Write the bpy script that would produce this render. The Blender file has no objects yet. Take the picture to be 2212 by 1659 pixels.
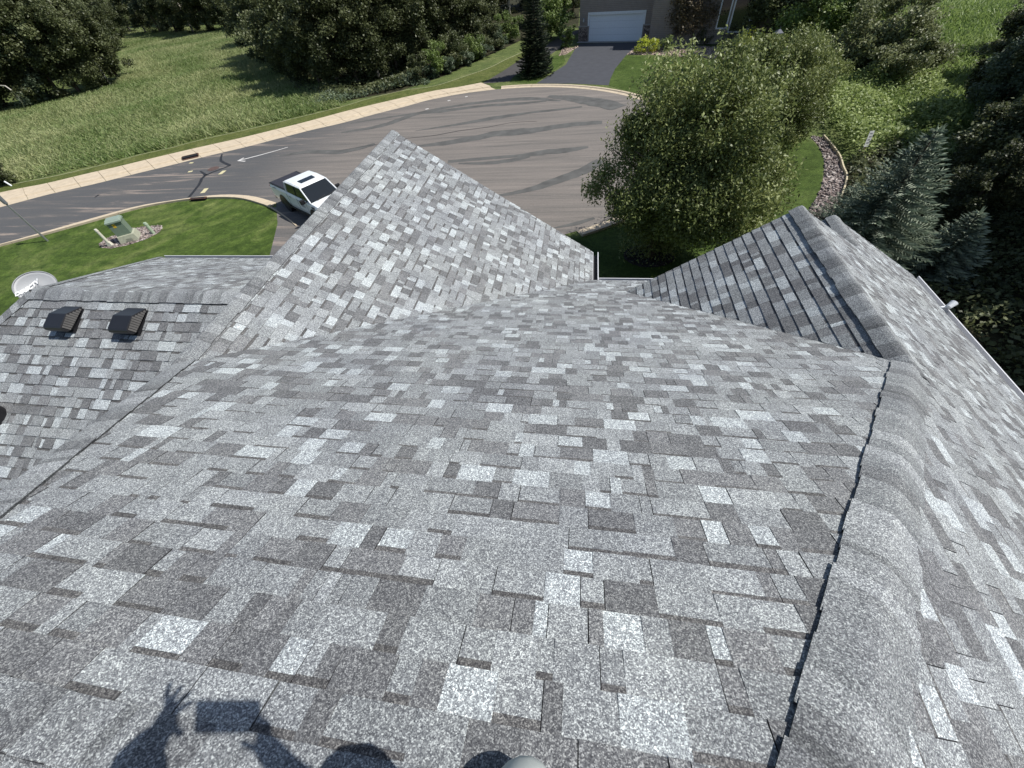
import bpy, math, random
import numpy as np
from mathutils import Vector, Matrix, geometry
random.seed(7); rng = np.random.default_rng(7)
sc = bpy.context.scene
COL = sc.collection

# ------------------------------------------------------------------ camera
F, CX, CY = 814.93, 1106.0, 829.5          # focal length in units of a 2212 px wide picture
RW = np.array([[0.98662642, 0.13829592, -0.08627013],
               [0.05319535, -0.7734869, -0.63157602],
               [-0.1540732, 0.61854042, -0.77049932]])     # rows: right, down, forward
CAM = np.array([0, 0, 10.0])
cd = bpy.data.cameras.new('camera'); cam = bpy.data.objects.new('camera', cd); COL.objects.link(cam)
cd.sensor_width = 36; cd.lens = F / 2212 * 36; cd.clip_start = 0.05; cd.clip_end = 3000
m = Matrix(((RW[0][0], -RW[1][0], -RW[2][0], 0), (RW[0][1], -RW[1][1], -RW[2][1], 0), (RW[0][2], -RW[1][2], -RW[2][2], 10), (0, 0, 0, 1)))
cam.matrix_world = m
sc.camera = cam
# ------------------------------------------------------------------ light
SUN = np.array([-.575, -.10, -.812]); SUN /= np.linalg.norm(SUN)
sd = bpy.data.lights.new('sun', 'SUN'); so = bpy.data.objects.new('sun', sd); COL.objects.link(so)
sd.energy = 4.6; sd.angle = math.radians(0.53); sd.color = (1.0, 0.965, 0.91)
so.rotation_euler = Vector(-SUN).to_track_quat('Z', 'Y').to_euler(); so.location = (0, 0, 60)
w = bpy.data.worlds.new('World'); sc.world = w; w.use_nodes = True
nt = w.node_tree; bg = nt.nodes['Background']
sky = nt.nodes.new('ShaderNodeTexSky'); sky.sky_type = 'NISHITA'; sky.sun_disc = False
sky.sun_elevation = math.asin(-SUN[2]); sky.sun_rotation = math.atan2(-SUN[0], -SUN[1])
nt.links.new(sky.outputs[0], bg.inputs[0]); bg.inputs[1].default_value = 0.088
sc.view_settings.view_transform = 'Standard'; sc.view_settings.look = 'None'
sc.view_settings.exposure = 0.27; sc.view_settings.gamma = 1.0
sc.cycles.max_bounces = 6; sc.cycles.transparent_max_bounces = 6

# ------------------------------------------------------------------ helpers
def ray(x, y): return RW.T @ np.array([x - CX, y - CY, F])
def G(x, y, z=0.0):
    """place on the level z seen at picture point x, y (2212 px wide)"""
    d = ray(x, y); return CAM + d * ((z - 10) / d[2])
def proj(P):
    c = (np.asarray(P, float) - CAM) @ RW.T
    z = np.where(np.abs(c[..., 2]) < 1e-6, 1e-6, c[..., 2])
    return CX + F * c[..., 0] / z, CY + F * c[..., 1] / z, c[..., 2]
def norm(v): v = np.asarray(v, float); return v / np.linalg.norm(v)

def tag(o, label=None, cat=None, group=None, kind=None):
    if label: o['label'] = label
    if cat: o['category'] = cat
    if group: o['group'] = group
    if kind: o['kind'] = kind
    return o
def empty(name, loc=(0, 0, 0), rz=0.0, label=None, cat=None, group=None):
    o = bpy.data.objects.new(name, None); COL.objects.link(o); o.empty_display_size = .2
    o.location = loc; o.rotation_euler = (0, 0, rz); return tag(o, label, cat, group)
def link(name, me, mat=None, parent=None):
    o = bpy.data.objects.new(name, me); COL.objects.link(o)
    if mat is not None: me.materials.append(mat)
    if parent is not None: o.parent = parent
    return o
def copy_tree(o, parent=None):
    c = o.copy(); COL.objects.link(c); c.parent = parent
    for ch in list(o.children): copy_tree(ch, c)
    return c

def fmesh(name, V, Fc, k):
    """fast mesh, all faces with k corners"""
    V = np.asarray(V, np.float32); Fc = np.asarray(Fc, np.int32)
    me = bpy.data.meshes.new(name); me.vertices.add(len(V)); me.vertices.foreach_set('co', V.ravel())
    n = len(Fc); me.loops.add(n * k); me.loops.foreach_set('vertex_index', Fc.ravel())
    me.polygons.add(n); me.polygons.foreach_set('loop_start', np.arange(0, n * k, k, dtype=np.int32))
    me.update(calc_edges=True); return me

class MB:
    def __init__(s): s.v = []; s.f = []; s.c = []
    def add(s, vs, fs, c=None):
        b = len(s.v); s.v += [tuple(map(float, v)) for v in vs]; s.f += [tuple(b + i for i in f) for f in fs]
        s.c += [c] * len(fs)
    def box(s, c, size, rz=0, taper=(1, 1), c_=None):
        x, y, z = size[0] / 2, size[1] / 2, size[2] / 2
        vs = []
        for k, (tx, ty) in ((-1, (1, 1)), (1, taper)):
            for sx, sy in ((-1, -1), (1, -1), (1, 1), (-1, 1)):
                px, py = sx * x * tx, sy * y * ty
                vs.append((c[0] + px * math.cos(rz) - py * math.sin(rz), c[1] + px * math.sin(rz) + py * math.cos(rz), c[2] + k * z))
        s.add(vs, [(3, 2, 1, 0), (4, 5, 6, 7), (0, 1, 5, 4), (1, 2, 6, 5), (2, 3, 7, 6), (3, 0, 4, 7)], c_)
    def tube(s, pts, rad, n=8, cap=True):
        pts = [np.array(p, float) for p in pts]
        if not hasattr(rad, '__len__'): rad = [rad] * len(pts)
        rings = []
        for i, p in enumerate(pts):
            d = norm(pts[min(i + 1, len(pts) - 1)] - pts[max(i - 1, 0)])
            a = np.array([0, 0, 1.]) if abs(d[2]) < .9 else np.array([1., 0, 0])
            u = norm(np.cross(d, a)); v = np.cross(d, u)
            rings.append([p + rad[i] * (math.cos(t) * u + math.sin(t) * v) for t in np.linspace(0, 2 * math.pi, n, endpoint=False)])
        vs = [q for r in rings for q in r]; fs = []
        for i in range(len(pts) - 1):
            for j in range(n): fs.append((i * n + j, i * n + (j + 1) % n, (i + 1) * n + (j + 1) % n, (i + 1) * n + j))
        if cap: fs.append(tuple(range(n))[::-1]); fs.append(tuple((len(pts) - 1) * n + j for j in range(n)))
        s.add(vs, fs)
    def prism(s, poly, axis, w0, w1):
        """polygon of (a, b) extruded along y; a = x, b = z"""
        n = len(poly); vs = [(a, w0, b) for a, b in poly] + [(a, w1, b) for a, b in poly]
        s.add(vs, [tuple(range(n)), tuple(range(2 * n - 1, n - 1, -1))] + [((i + 1) % n, i, n + i, n + (i + 1) % n) for i in range(n)])
    def build(s, name, mat=None, parent=None, smooth=False, bevel=0, label=None):
        me = bpy.data.meshes.new(name); me.from_pydata(s.v, [], s.f); me.update()
        if any(c is not None for c in s.c):
            at = me.color_attributes.new('Col', 'FLOAT_COLOR', 'CORNER')
            arr = np.ones((len(me.loops), 4), np.float32); i = 0
            for f, c in zip(s.f, s.c):
                arr[i:i + len(f), :3] = c if c is not None else (.3, .3, .3); i += len(f)
            at.data.foreach_set('color', arr.ravel())
        if smooth: me.polygons.foreach_set('use_smooth', [True] * len(me.polygons))
        o = link(name, me, mat, parent)
        if bevel:
            b = o.modifiers.new('bevel', 'BEVEL'); b.width = bevel; b.segments = 2; b.limit_method = 'ANGLE'
        if label: o['label'] = label
        return o

# ------------------------------------------------------------------ materials
def newmat(name):
    mt = bpy.data.materials.new(name); mt.use_nodes = True
    t = mt.node_tree; return mt, t, t.nodes['Principled BSDF']
def N(t, kind, **kw):
    n = t.nodes.new(kind)
    for k, v in kw.items():
        if k in n.inputs: n.inputs[k].default_value = v
        else: setattr(n, k, v)
    return n
def ramp(t, fac, stops):
    r = t.nodes.new('ShaderNodeValToRGB'); e = r.color_ramp.elements
    e[0].position, e[0].color = stops[0][0], (*stops[0][1], 1)
    e[1].position, e[1].color = stops[-1][0], (*stops[-1][1], 1)
    for p, c in stops[1:-1]: k = e.new(p); k.color = (*c, 1)
    t.links.new(fac, r.inputs[0]); return r.outputs[0]
def coords(t, scale=(1, 1, 1), rot=(0, 0, 0), kind='Object', loc=(0, 0, 0)):
    tc = t.nodes.new('ShaderNodeTexCoord'); mp = t.nodes.new('ShaderNodeMapping')
    mp.inputs['Scale'].default_value = scale; mp.inputs['Rotation'].default_value = rot; mp.inputs['Location'].default_value = loc
    t.links.new(tc.outputs[kind], mp.inputs[0]); return mp.outputs[0]
def mixc(t, fac, a, b, mode='MIX'):
    x = t.nodes.new('ShaderNodeMix'); x.data_type = 'RGBA'; x.blend_type = mode
    for v, i in ((fac, 0), (a, 6), (b, 7)):
        if isinstance(v, (int, float)): x.inputs[i].default_value = v
        elif isinstance(v, tuple): x.inputs[i].default_value = (*v, 1)
        else: t.links.new(v, x.inputs[i])
    return x.outputs[2]
def noise(t, vec, scale, detail=4, rough=.55, dist=0):
    n = N(t, 'ShaderNodeTexNoise', Scale=scale, Detail=detail, Roughness=rough, Distortion=dist)
    t.links.new(vec, n.inputs['Vector']); return n.outputs['Fac']
def bump(t, b, h, strength, dist=.02):
    n = N(t, 'ShaderNodeBump', Strength=strength, Distance=dist); t.links.new(h, n.inputs['Height']); t.links.new(n.outputs[0], b.inputs['Normal'])
def simple(name, c, rough=.6, var=.12, scale=6, metal=0, spec=.4, bmp=0):
    mt, t, b = newmat(name); v = coords(t)
    n = noise(t, v, scale)
    col = ramp(t, n, [(.3, tuple(x * (1 - var) for x in c)), (.7, tuple(min(1, x * (1 + var)) for x in c))])
    t.links.new(col, b.inputs['Base Color']); b.inputs['Roughness'].default_value = rough
    b.inputs['Metallic'].default_value = metal; b.inputs['Specular IOR Level'].default_value = spec
    if bmp: bump(t, b, n, bmp)
    return mt

def shingle_mat():
    mt, t, b = newmat('asphalt_shingle'); v = coords(t)
    at = N(t, 'ShaderNodeAttribute', attribute_name='Col')
    def gran(scale):
        vo = N(t, 'ShaderNodeTexVoronoi', Scale=scale); t.links.new(v, vo.inputs['Vector'])
        sp = t.nodes.new('ShaderNodeSeparateColor'); t.links.new(vo.outputs['Color'], sp.inputs[0]); return sp.outputs[0], vo.outputs['Distance']
    g1, d1 = gran(260); g2, d2 = gran(120)
    r1 = ramp(t, g1, [(0, (.38, .38, .41)), (.45, (.72, .72, .74)), (.72, (1.1, 1.1, 1.1)), (1, (2.1, 2.1, 2.05))])
    r2 = ramp(t, g2, [(0, (.72, .72, .74)), (1, (1.28, 1.28, 1.26))])
    c = mixc(t, 1.0, at.outputs['Color'], r1, 'MULTIPLY'); c = mixc(t, 1.0, c, r2, 'MULTIPLY')
    big = ramp(t, noise(t, v, 1.3), [(.3, (.92, .92, .94)), (.7, (1.07, 1.07, 1.05))])
    c = mixc(t, 1.0, c, big, 'MULTIPLY')
    t.links.new(c, b.inputs['Base Color']); b.inputs['Roughness'].default_value = .85; b.inputs['Specular IOR Level'].default_value = .25
    bump(t, b, g1, .35, .003); return mt
M_SH = shingle_mat()

def leaf_mat(name, c1, c2, rough=.5, trans=.3, spec=.4):
    mt, t, b = newmat(name)
    at = N(t, 'ShaderNodeAttribute', attribute_name='v')
    c = ramp(t, at.outputs['Fac'], [(0, c1), (1, c2)])
    oi = t.nodes.new('ShaderNodeObjectInfo')
    hs = t.nodes.new('ShaderNodeHueSaturation')
    mr = N(t, 'ShaderNodeMapRange'); mr.inputs['To Min'].default_value = .8; mr.inputs['To Max'].default_value = 1.2
    t.links.new(oi.outputs['Random'], mr.inputs['Value']); t.links.new(mr.outputs[0], hs.inputs['Value']); t.links.new(c, hs.inputs['Color'])
    t.links.new(hs.outputs[0], b.inputs['Base Color']); b.inputs['Roughness'].default_value = rough; b.inputs['Specular IOR Level'].default_value = spec
    tr = t.nodes.new('ShaderNodeBsdfTranslucent'); mx = t.nodes.new('ShaderNodeMixShader'); mx.inputs[0].default_value = trans
    t.links.new(hs.outputs[0], tr.inputs[0]); t.links.new(b.outputs[0], mx.inputs[1]); t.links.new(tr.outputs[0], mx.inputs[2])
    t.links.new(mx.outputs[0], t.nodes['Material Output'].inputs[0]); return mt
L_DARK = leaf_mat('forest_leaf', (.045, .06, .022), (.15, .17, .075))
L_GREEN = leaf_mat('bright_leaf', (.09, .14, .03), (.22, .29, .085))
L_PEAR = leaf_mat('glossy_leaf', (.07, .10, .022), (.32, .36, .13), .5, .28, .4)
L_BROWN = leaf_mat('bronze_leaf', (.10, .08, .045), (.27, .22, .14))
L_GREY = leaf_mat('grey_green_leaf', (.07, .10, .055), (.15, .19, .12))
L_YEL = leaf_mat('yellow_green_leaf', (.28, .34, .03), (.60, .64, .08))
L_SPRUCE = leaf_mat('spruce_needle', (.018, .03, .014), (.05, .07, .03), .6, .1)
L_OLIVE = leaf_mat('olive_leaf', (.11, .13, .05), (.28, .31, .15))
L_BLUE = leaf_mat('blue_spruce_needle', (.085, .115, .075), (.40, .46, .34), .6, .15)
L_BOX = leaf_mat('arborvitae_leaf', (.04, .075, .015), (.08, .13, .03))
L_TALL = leaf_mat('tall_grass_blade', (.15, .22, .065), (.42, .43, .22), .6, .4)
L_VINE = leaf_mat('vine_leaf', (.14, .20, .05), (.36, .43, .15), .55, .35)
L_MEAD = leaf_mat('meadow_blade', (.18, .26, .07), (.36, .44, .16), .6, .4)
BARK = simple('bark', (.09, .07, .05), .9, .3, 8)
PALE_BARK = simple('pale_bark', (.5, .47, .4), .8, .2, 8)
CONC = simple('kerb_concrete', (.50, .42, .31), .85, .10, 3, spec=.2)
WHITE = simple('white_paint', (.75, .77, .78), .45, .03)
TRIMW = simple('white_trim', (.80, .82, .84), .5, .04)
BLACK = simple('black_plastic', (.012, .012, .014), .45, .2)
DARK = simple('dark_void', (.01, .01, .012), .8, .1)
GALV = simple('galvanised_metal', (.35, .36, .38), .4, .1, 9, .7)

# ------------------------------------------------------------------ setting: ground
def lawn_mat(name, a, b_, c, scale=1.0, stripes=None):
    mt, t, b = newmat(name); v = coords(t)
    n1 = noise(t, v, .35 * scale, 5, .6, 1.0); n2 = noise(t, v, 6 * scale, 6, .7); n3 = noise(t, v, 30, 3, .7)
    base = ramp(t, n1, [(.3, a), (.5, b_), (.72, c)])
    det = ramp(t, n2, [(.3, (.62, .62, .55)), (.7, (1.35, 1.35, 1.3))]); det3 = ramp(t, n3, [(.3, (.6, .6, .6)), (.7, (1.4, 1.4, 1.4))])
    x = mixc(t, 1.0, base, det, 'MULTIPLY'); x = mixc(t, 1.0, x, ramp(t, noise(t, v, 1.6 * scale, 4, .7, .8), [(.32, (.68, .72, .7)), (.68, (1.38, 1.3, 1.35))]), 'MULTIPLY'); x = mixc(t, 1.0, x, det3, 'MULTIPLY')
    if stripes:
        vs = coords(t, (1, 1, 1), (0, 0, 0), loc=stripes)
        wv = N(t, 'ShaderNodeTexWave', wave_type='RINGS', rings_direction='Z'); wv.inputs['Scale'].default_value = .28; wv.inputs['Distortion'].default_value = 9.0; wv.inputs['Detail Scale'].default_value = .6
        t.links.new(vs, wv.inputs['Vector']); st = ramp(t, wv.outputs['Fac'], [(.25, (.90, .91, .91)), (.8, (1.1, 1.09, 1.05))]); x = mixc(t, 1.0, x, st, 'MULTIPLY')
    t.links.new(x, b.inputs['Base Color']); b.inputs['Roughness'].default_value = .9; b.inputs['Specular IOR Level'].default_value = .15
    bump(t, b, n3, .6, .05); return mt
M_GROUND = lawn_mat('field_soil_grass', (.06, .085, .03), (.09, .12, .04), (.13, .15, .06))
M_LAWN = lawn_mat('mown_lawn', (.038, .066, .013), (.058, .094, .020), (.12, .15, .05), 1.0, (30, -26, 0))
M_LAWN2 = lawn_mat('deep_lawn', (.038, .064, .012), (.052, .085, .018), (.078, .112, .030))
M_VERGE = lawn_mat('mown_verge', (.06, .08, .022), (.085, .105, .03), (.12, .13, .05), 2)
M_MEAD = lawn_mat('meadow_ground', (.09, .14, .035), (.13, .18, .05), (.16, .20, .07))
M_SHADEG = lawn_mat('shade_tinted_wood_floor', (.02, .025, .012), (.035, .035, .02), (.05, .05, .028), 2)  # ground under the woods, with the deep tree shade put into its dark colour

def pts(l, z=0.0): return [G(x, y, 0) * np.array([1, 1, 0]) + np.array([0, 0, z]) for x, y in l]
def sheet(name, P, z, mat, label=None, kind='structure', parent=None):
    P = [Vector((p[0], p[1], z)) for p in P]
    tri = geometry.tessellate_polygon([P]); me = bpy.data.meshes.new(name)
    fs = []
    for a, b, c in tri:
        n = (P[b] - P[a]).cross(P[c] - P[a]); fs.append((a, b, c) if n.z > 0 else (c, b, a))
    me.from_pydata([tuple(p) for p in P], [], fs); me.update()
    o = link(name, me, mat, parent); 
    if kind: o['kind'] = kind
    if label: o['label'] = label
    return o
def smooth_line(P, k=6):
    P = [np.array(p, float) for p in P]; out = []
    for i in range(len(P) - 1):
        p0, p1, p2, p3 = P[max(i - 1, 0)], P[i], P[i + 1], P[min(i + 2, len(P) - 1)]
        for j in range(k):
            t = j / k
            out.append(.5 * ((2 * p1) + (-p0 + p2) * t + (2 * p0 - 5 * p1 + 4 * p2 - p3) * t * t + (-p0 + 3 * p1 - 3 * p2 + p3) * t ** 3))
    out.append(P[-1]); return out
def resample(P, n):
    P = np.array(P); d = np.r_[0, np.cumsum(np.linalg.norm(np.diff(P, axis=0), axis=1))]
    s = np.linspace(0, d[-1], n); return np.stack([np.interp(s, d, P[:, i]) for i in range(P.shape[1])], 1)

S = 1500.0
sheet('ground', [(-S, -60), (S, -60), (S, S), (-S, S)], 0, M_GROUND)

# picture-measured edges (2212 px wide picture), turned into ground lines
far_edge = [(-60, 462), (0, 448.3), (107, 420), (203, 398.3), (283, 378.3), (372, 356.7), (452, 336.7), (530, 318.3), (603, 299.3), (671, 281.7), (737, 266.7), (811, 246.7), (871, 231.7), (919, 218.3), (967, 208.3), (1017, 200), (1071, 193.5)]
far_back = [(-60, 434), (0, 420.7), (50, 410), (107, 399), (200, 376.7), (245, 366.7), (327, 346.7), (397, 330), (448, 318.3), (522, 301.7), (597, 283.3), (663, 266.7), (737, 246.7), (763, 240), (797, 231.7), (861, 216.7), (936, 200), (989, 191.7), (1040, 182), (1076, 177.5), (1101, 176)]
CC = np.array([-7.21, 30.28]); CR = 14.14
def circ(a0, a1, r, n=24):
    return [CC + r * np.array([math.cos(math.radians(a)), math.sin(math.radians(a))]) for a in np.linspace(a0, a1, n)]
fe = [p[:2] for p in smooth_line(pts(far_edge), 4)]
ang0 = math.degrees(math.atan2(fe[-1][1] - CC[1], fe[-1][0] - CC[0]))
arc = circ(ang0 - 3, -88, CR, 60)
near_edge = [(597, 438.3), (550, 425), (500, 420.7), (447, 423.3), (383, 431.7), (300, 445), (200, 471.7), (100, 500), (0, 528.3), (-60, 546)]
ne = [p[:2] for p in smooth_line(pts(near_edge), 4)]
road_poly = fe + arc + [np.array([-11, 13.2]), np.array([-15.5, 14.5]), np.array([-17.6, 19.2])] + ne

def road_mat():
    mt, t, b = newmat('asphalt_road')
    v = coords(t); n_f = noise(t, v, 60, 4, .7); n_m = noise(t, v, 9, 5, .7)
    vs = coords(t, (.11, 1.5, 1), (0, 0, math.radians(-38))); st = noise(t, vs, .9, 7, .68, .6)
    vs2 = coords(t, (.05, 1.1, 1), (0, 0, math.radians(-16)), loc=(3, 1, 0)); st2 = noise(t, vs2, 1.6, 7, .66, .5)
    vs3 = coords(t, (.16, 5.5, 1), (0, 0, math.radians(-18)), loc=(3, 7, 0)); st3 = noise(t, vs3, 1.5, 5, .7, .3)
    dark = (.085, .086, .088); worn = (.25, .21, .18)
    c_road = ramp(t, st, [(.47, dark), (.56, (.10, .097, .095)), (.64, worn)])
    c_cul = ramp(t, st2, [(.30, (.095, .092, .088)), (.42, (.15, .138, .126)), (.60, (.19, .170, .153)), (.77, (.225, .20, .18))])
    c_cul = mixc(t, 1.0, c_cul, ramp(t, st3, [(.35, (.84, .85, .86)), (.65, (1.12, 1.11, 1.1))]), 'MULTIPLY')
    tc = t.nodes.new('ShaderNodeTexCoord'); sub = N(t, 'ShaderNodeVectorMath', operation='DISTANCE'); sub.inputs[1].default_value = (-4.5, 30.5, 0)
    t.links.new(tc.outputs['Object'], sub.inputs[0])
    ad = N(t, 'ShaderNodeMath', operation='MULTIPLY_ADD'); t.links.new(st, ad.inputs[0]); ad.inputs[1].default_value = 9.0; t.links.new(sub.outputs['Value'], ad.inputs[2])
    mr = N(t, 'ShaderNodeMapRange'); mr.inputs['From Min'].default_value = 18; mr.inputs['From Max'].default_value = 24.5; mr.inputs['To Min'].default_value = 1; mr.inputs['To Max'].default_value = 0
    t.links.new(ad.outputs[0], mr.inputs['Value'])
    c = mixc(t, mr.outputs[0], c_road, c_cul)
    c = mixc(t, 1.0, c, ramp(t, n_f, [(.3, (.72, .72, .72)), (.7, (1.3, 1.3, 1.3))]), 'MULTIPLY')
    c = mixc(t, 1.0, c, ramp(t, n_m, [(.3, (.9, .9, .9)), (.7, (1.1, 1.1, 1.1))]), 'MULTIPLY')
    t.links.new(c, b.inputs['Base Color']); b.inputs['Roughness'].default_value = .85; b.inputs['Specular IOR Level'].default_value = .25
    bump(t, b, n_f, .3, .01); return mt
M_ROAD = road_mat()
sheet('road', road_poly, .012, M_ROAD)

def band(name, line, widths, z, mat, k=5, label=None, kind='structure'):
    """narrow sheet following a ground line"""
    P = smooth_line(pts(line), k); n = len(P); W = np.interp(np.linspace(0, 1, n), np.linspace(0, 1, len(widths)), widths)
    Lf, Rt = [], []
    for i, p in enumerate(P):
        d = norm((P[min(i + 1, n - 1)] - P[max(i - 1, 0)])[:2]); q = np.array([-d[1], d[0]])
        j = 1 + .12 * random.uniform(-1, 1)
        Lf.append((*(p[:2] + q * W[i] / 2 * j), z)); Rt.append((*(p[:2] - q * W[i] / 2 * (2 - j)), z))
    me = bpy.data.meshes.new(name); me.from_pydata(Lf + Rt, [], [(n + i, n + i + 1, i + 1, i) for i in range(n - 1)]); me.update()
    o = link(name, me, mat); o['kind'] = kind
    if label: o['label'] = label
    return o
def edge_fade(name, c, var=.2):
    return simple(name, c, .85, var, 2.5, spec=.2)
TAR = simple('tar_seal', (.098, .098, .094), .85, .22, 1.2, spec=.2); CRACK = simple('crack_sealant', (.022, .022, .024), .6, .2)
YP = simple('yellow_marking', (.55, .50, .30), .7, .15, 20); WP = simple('white_marking', (.55, .54, .52), .8, .25, 15)
def zz(x, y): return (737.33 + x / 3, y / 3)
for i, (ln, wd) in enumerate([
    ([zz(0, 860), zz(260, 815), zz(500, 735), zz(760, 685), zz(1000, 655), zz(1220, 640), zz(1420, 655)], [.3, .9, .8, .6, .8, 1.0, .3]),
    ([zz(60, 800), zz(420, 745), zz(660, 720), zz(900, 690), zz(1150, 672), zz(1330, 655)], [.2, .5, .9, .6, .7, .3]),
    ([zz(480, 850), zz(800, 800), zz(1000, 765), zz(1200, 735), zz(1400, 712), zz(1560, 692)], [.1, .6, .9, .5, .5, .3]),
    ([zz(480, 950), zz(660, 930), zz(850, 900), zz(1000, 868), zz(1150, 855), zz(1300, 838), zz(1500, 808), zz(1690, 795)], [.2, .9, 1.1, 1.1, 1.4, 1.0, .9, .7]),
    ([zz(690, 1050), zz(900, 1030), zz(1150, 1010), zz(1300, 990), zz(1450, 975), zz(1600, 955)], [.5, .5, .5, .9, .9, .3]),
    ([zz(760, 1060), zz(950, 1058), zz(1100, 1040), zz(1220, 1015)], [.2, .5, .6, .4]),
    ([zz(980, 1275), zz(1180, 1240), zz(1350, 1190), zz(1500, 1135), zz(1600, 1090), zz(1680, 1040)], [.2, .5, .8, .9, .9, .6]),
    ([zz(1380, 1480), zz(1520, 1450), zz(1640, 1415)], [.1, .35, .2]),
    ([zz(1340, 625), zz(1500, 640), zz(1660, 665), zz(1800, 700)], [.6, 1.5, 2.0, 1.6]),
    ([zz(-400, 1010), zz(-200, 985), zz(0, 985), zz(220, 935)], [.3, .7, .9, .5]),
]):
    band('tar_patch', ln, wd, .0152 + .0005 * i, TAR)
for ln, wd in [([zz(400, 900), zz(600, 880), zz(760, 850), zz(950, 825), zz(1100, 797), (1160, 262.5)], [.05, .1, .07, .05]),
               ([zz(0, 975), zz(120, 955), zz(240, 935)], [.06, .08]),
               ([(480, 333.3), (478, 348), (495, 356.7), (490, 361), (443, 380), (430, 400), (408, 427)], [.12, .22, .25, .2, .25, .2, .2]),
               ([(433, 370), (445, 379)], [.1, .25]), ([(205, 427), (214, 421)], [.08, .2]),
               ([zz(1560, 665), zz(1680, 645)], [.05, .08])]:
    band('crack_seal', ln, wd, .020, CRACK, 3)
for a, b, wd in [((412, 353.5), (416, 351), .35), ((410, 372.5), (413, 369.5), .35), ((475.5, 377), (485, 369), .32), ((437.5, 417.5), (446, 407.5), .32)]:
    band('road_marking', [a, b], [wd, wd], .020, YP, 2)
band('road_marking', [(622, 318.5), (575, 332), (535, 342.5), (515, 347.5)], [.1, .16, .14], .020, WP, 4)
band('road_marking', [(527, 341.5), (514, 348)], [.16, .12], .021, WP, 3); band('road_marking', [(530, 349), (514, 347.6)], [.14, .12], .0215, WP, 3)
for a, b in (((919, 236.5), (926, 235)), ((967, 218.3), (973, 217)), ((1005, 209.6), (1010, 208.8))): band('road_marking', [a, b], [.2, .2], .020, WP, 2)

# ---- lawns, verge, drives
near_back = [(-60, 551), (0, 533.3), (103, 506.7), (200, 480), (300, 451.7), (383, 436.7), (447, 430), (500, 429.3), (533, 433.3), (567, 443.3), (585, 450), (640, 490)]
lawn = [p[:2] for p in smooth_line(pts(near_back), 4)] + [(-14.6, 16.4), (-13.0, 13.5), (-10, -10), (-60, -10), (-60, 6)]
sheet('lawn', lawn, .006, M_LAWN)
dw = [G(585, 448)[:2], G(612, 470)[:2], G(641, 491)[:2], np.array([-14.55, 16.3]), np.array([-13.0, 12.5]), np.array([-10.5, 12.5]), np.array([-10.4, 16.6]), np.array([-15, 21])]
sheet('driveway', dw, .009, simple('driveway_concrete', (.20, .19, .18), .85, .12, 2))
sheet('lawn', circ(-95, 60, CR + .55, 50) + [(3, 38.3), (7, 36), (10, 33), (12.8, 30.2)] + [p[:2] for p in pts([(1758, 307), (1780, 340), (1773, 407), (1755, 440)])] + [(10.6, 17), (10.3, -5), (-11, -5), (-10.6, 12)], .0062, M_LAWN2)
# pale cut line and mown verge beside the far pavement
verge_line = [(-60, 416), (0, 403.3), (120, 380), (193, 363.3), (253, 348.3), (300, 335), (367, 320), (430, 303.3), (527, 281.7), (590, 266.7), (667, 248.3), (737, 231), (805, 211), (880, 194), (940, 185.5), (1010, 163), (1060, 145), (1090, 130), (1130, 112)]
vl = smooth_line(pts(verge_line), 3)
back2 = far_back[:-2] + [(1044, 179.5), (1080, 158), (1120, 136), (1185, 100)]
sheet('verge', [p[:2] for p in vl] + [p[:2] for p in smooth_line(pts(back2), 3)][::-1], .006, M_VERGE)
STRAW = simple('dry_cut_grass', (.30, .30, .18), .9, .3, 3)
band('verge_edge', verge_line, [.10], .012, STRAW, 4)

def kerb(name, A, Bk, prof, slab, label=None, gap=.03):
    """slabs between a back line A and a road-side line Bk; prof = list of (t, z)"""
    n = 400; A = resample(A, n); Bk = resample(Bk, n); L = np.linalg.norm(np.diff(.5 * (A + Bk), axis=0), axis=1); s = np.r_[0, np.cumsum(L)]
    mb = MB(); x = 0.0
    def at(X, q): return np.array([np.interp(q, s, X[:, 0]), np.interp(q, s, X[:, 1])])
    while x < s[-1] - .1:
        e = min(x + slab, s[-1]); q = [x + gap / 2] + list(np.linspace(x, e - gap / 2, 5)[1:])
        vs = []; m_ = len(prof) + 2
        for qi in q:
            a, b = at(A, qi), at(Bk, qi)
            vs.append((*a, 0.0))
            for t_, z_ in prof: vs.append((*(a + (b - a) * t_), z_))
            vs.append((*b, 0.0))
        fs = []
        for i in range(len(q) - 1):
            for j in range(m_ - 1): fs.append((i * m_ + j, i * m_ + j + 1, (i + 1) * m_ + j + 1, (i + 1) * m_ + j))
        fs.append(tuple(range(m_))[::-1]); fs.append(tuple((len(q) - 1) * m_ + j for j in range(m_)))
        mb.add(vs, fs); x = e
    o = mb.build(name, CONC); o['kind'] = 'structure'
    if label: o['label'] = label
    return o
i8 = 17 * 1
A_ = [p[:2] for p in smooth_line(pts(far_back[:19]), 4)]; B_ = [p[:2] for p in smooth_line(pts(far_edge), 4)]
kerb('pavement', A_, B_, [(0, .14), (.60, .14), (.66, .115), (.68, .035), (1.0, .020)], 1.75)
a2 = circ(ang0 - 2.0, -60, CR + .62, 160); b2 = circ(ang0 - 2.0, -60, CR, 160)
kerb('kerb', a2, b2, [(0, .12), (.35, .12), (.45, .05), (1.0, .020)], 3.0)
na = [p[:2] for p in smooth_line(pts(near_back[:11]), 4)][::-1]; nb = [p[:2] for p in ne]
kerb('kerb', na, nb, [(0, .12), (.30, .12), (.42, .05), (1.0, .020)], 3.0)
kerb('kerb', [p[:2] for p in smooth_line(pts([(585, 450), (612, 467), (640, 489.5)]), 5)], [p[:2] for p in smooth_line(pts([(588, 449), (615, 466.2), (643, 488.4)]), 5)], [(0, .06), (1, .05)], 4)
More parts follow.
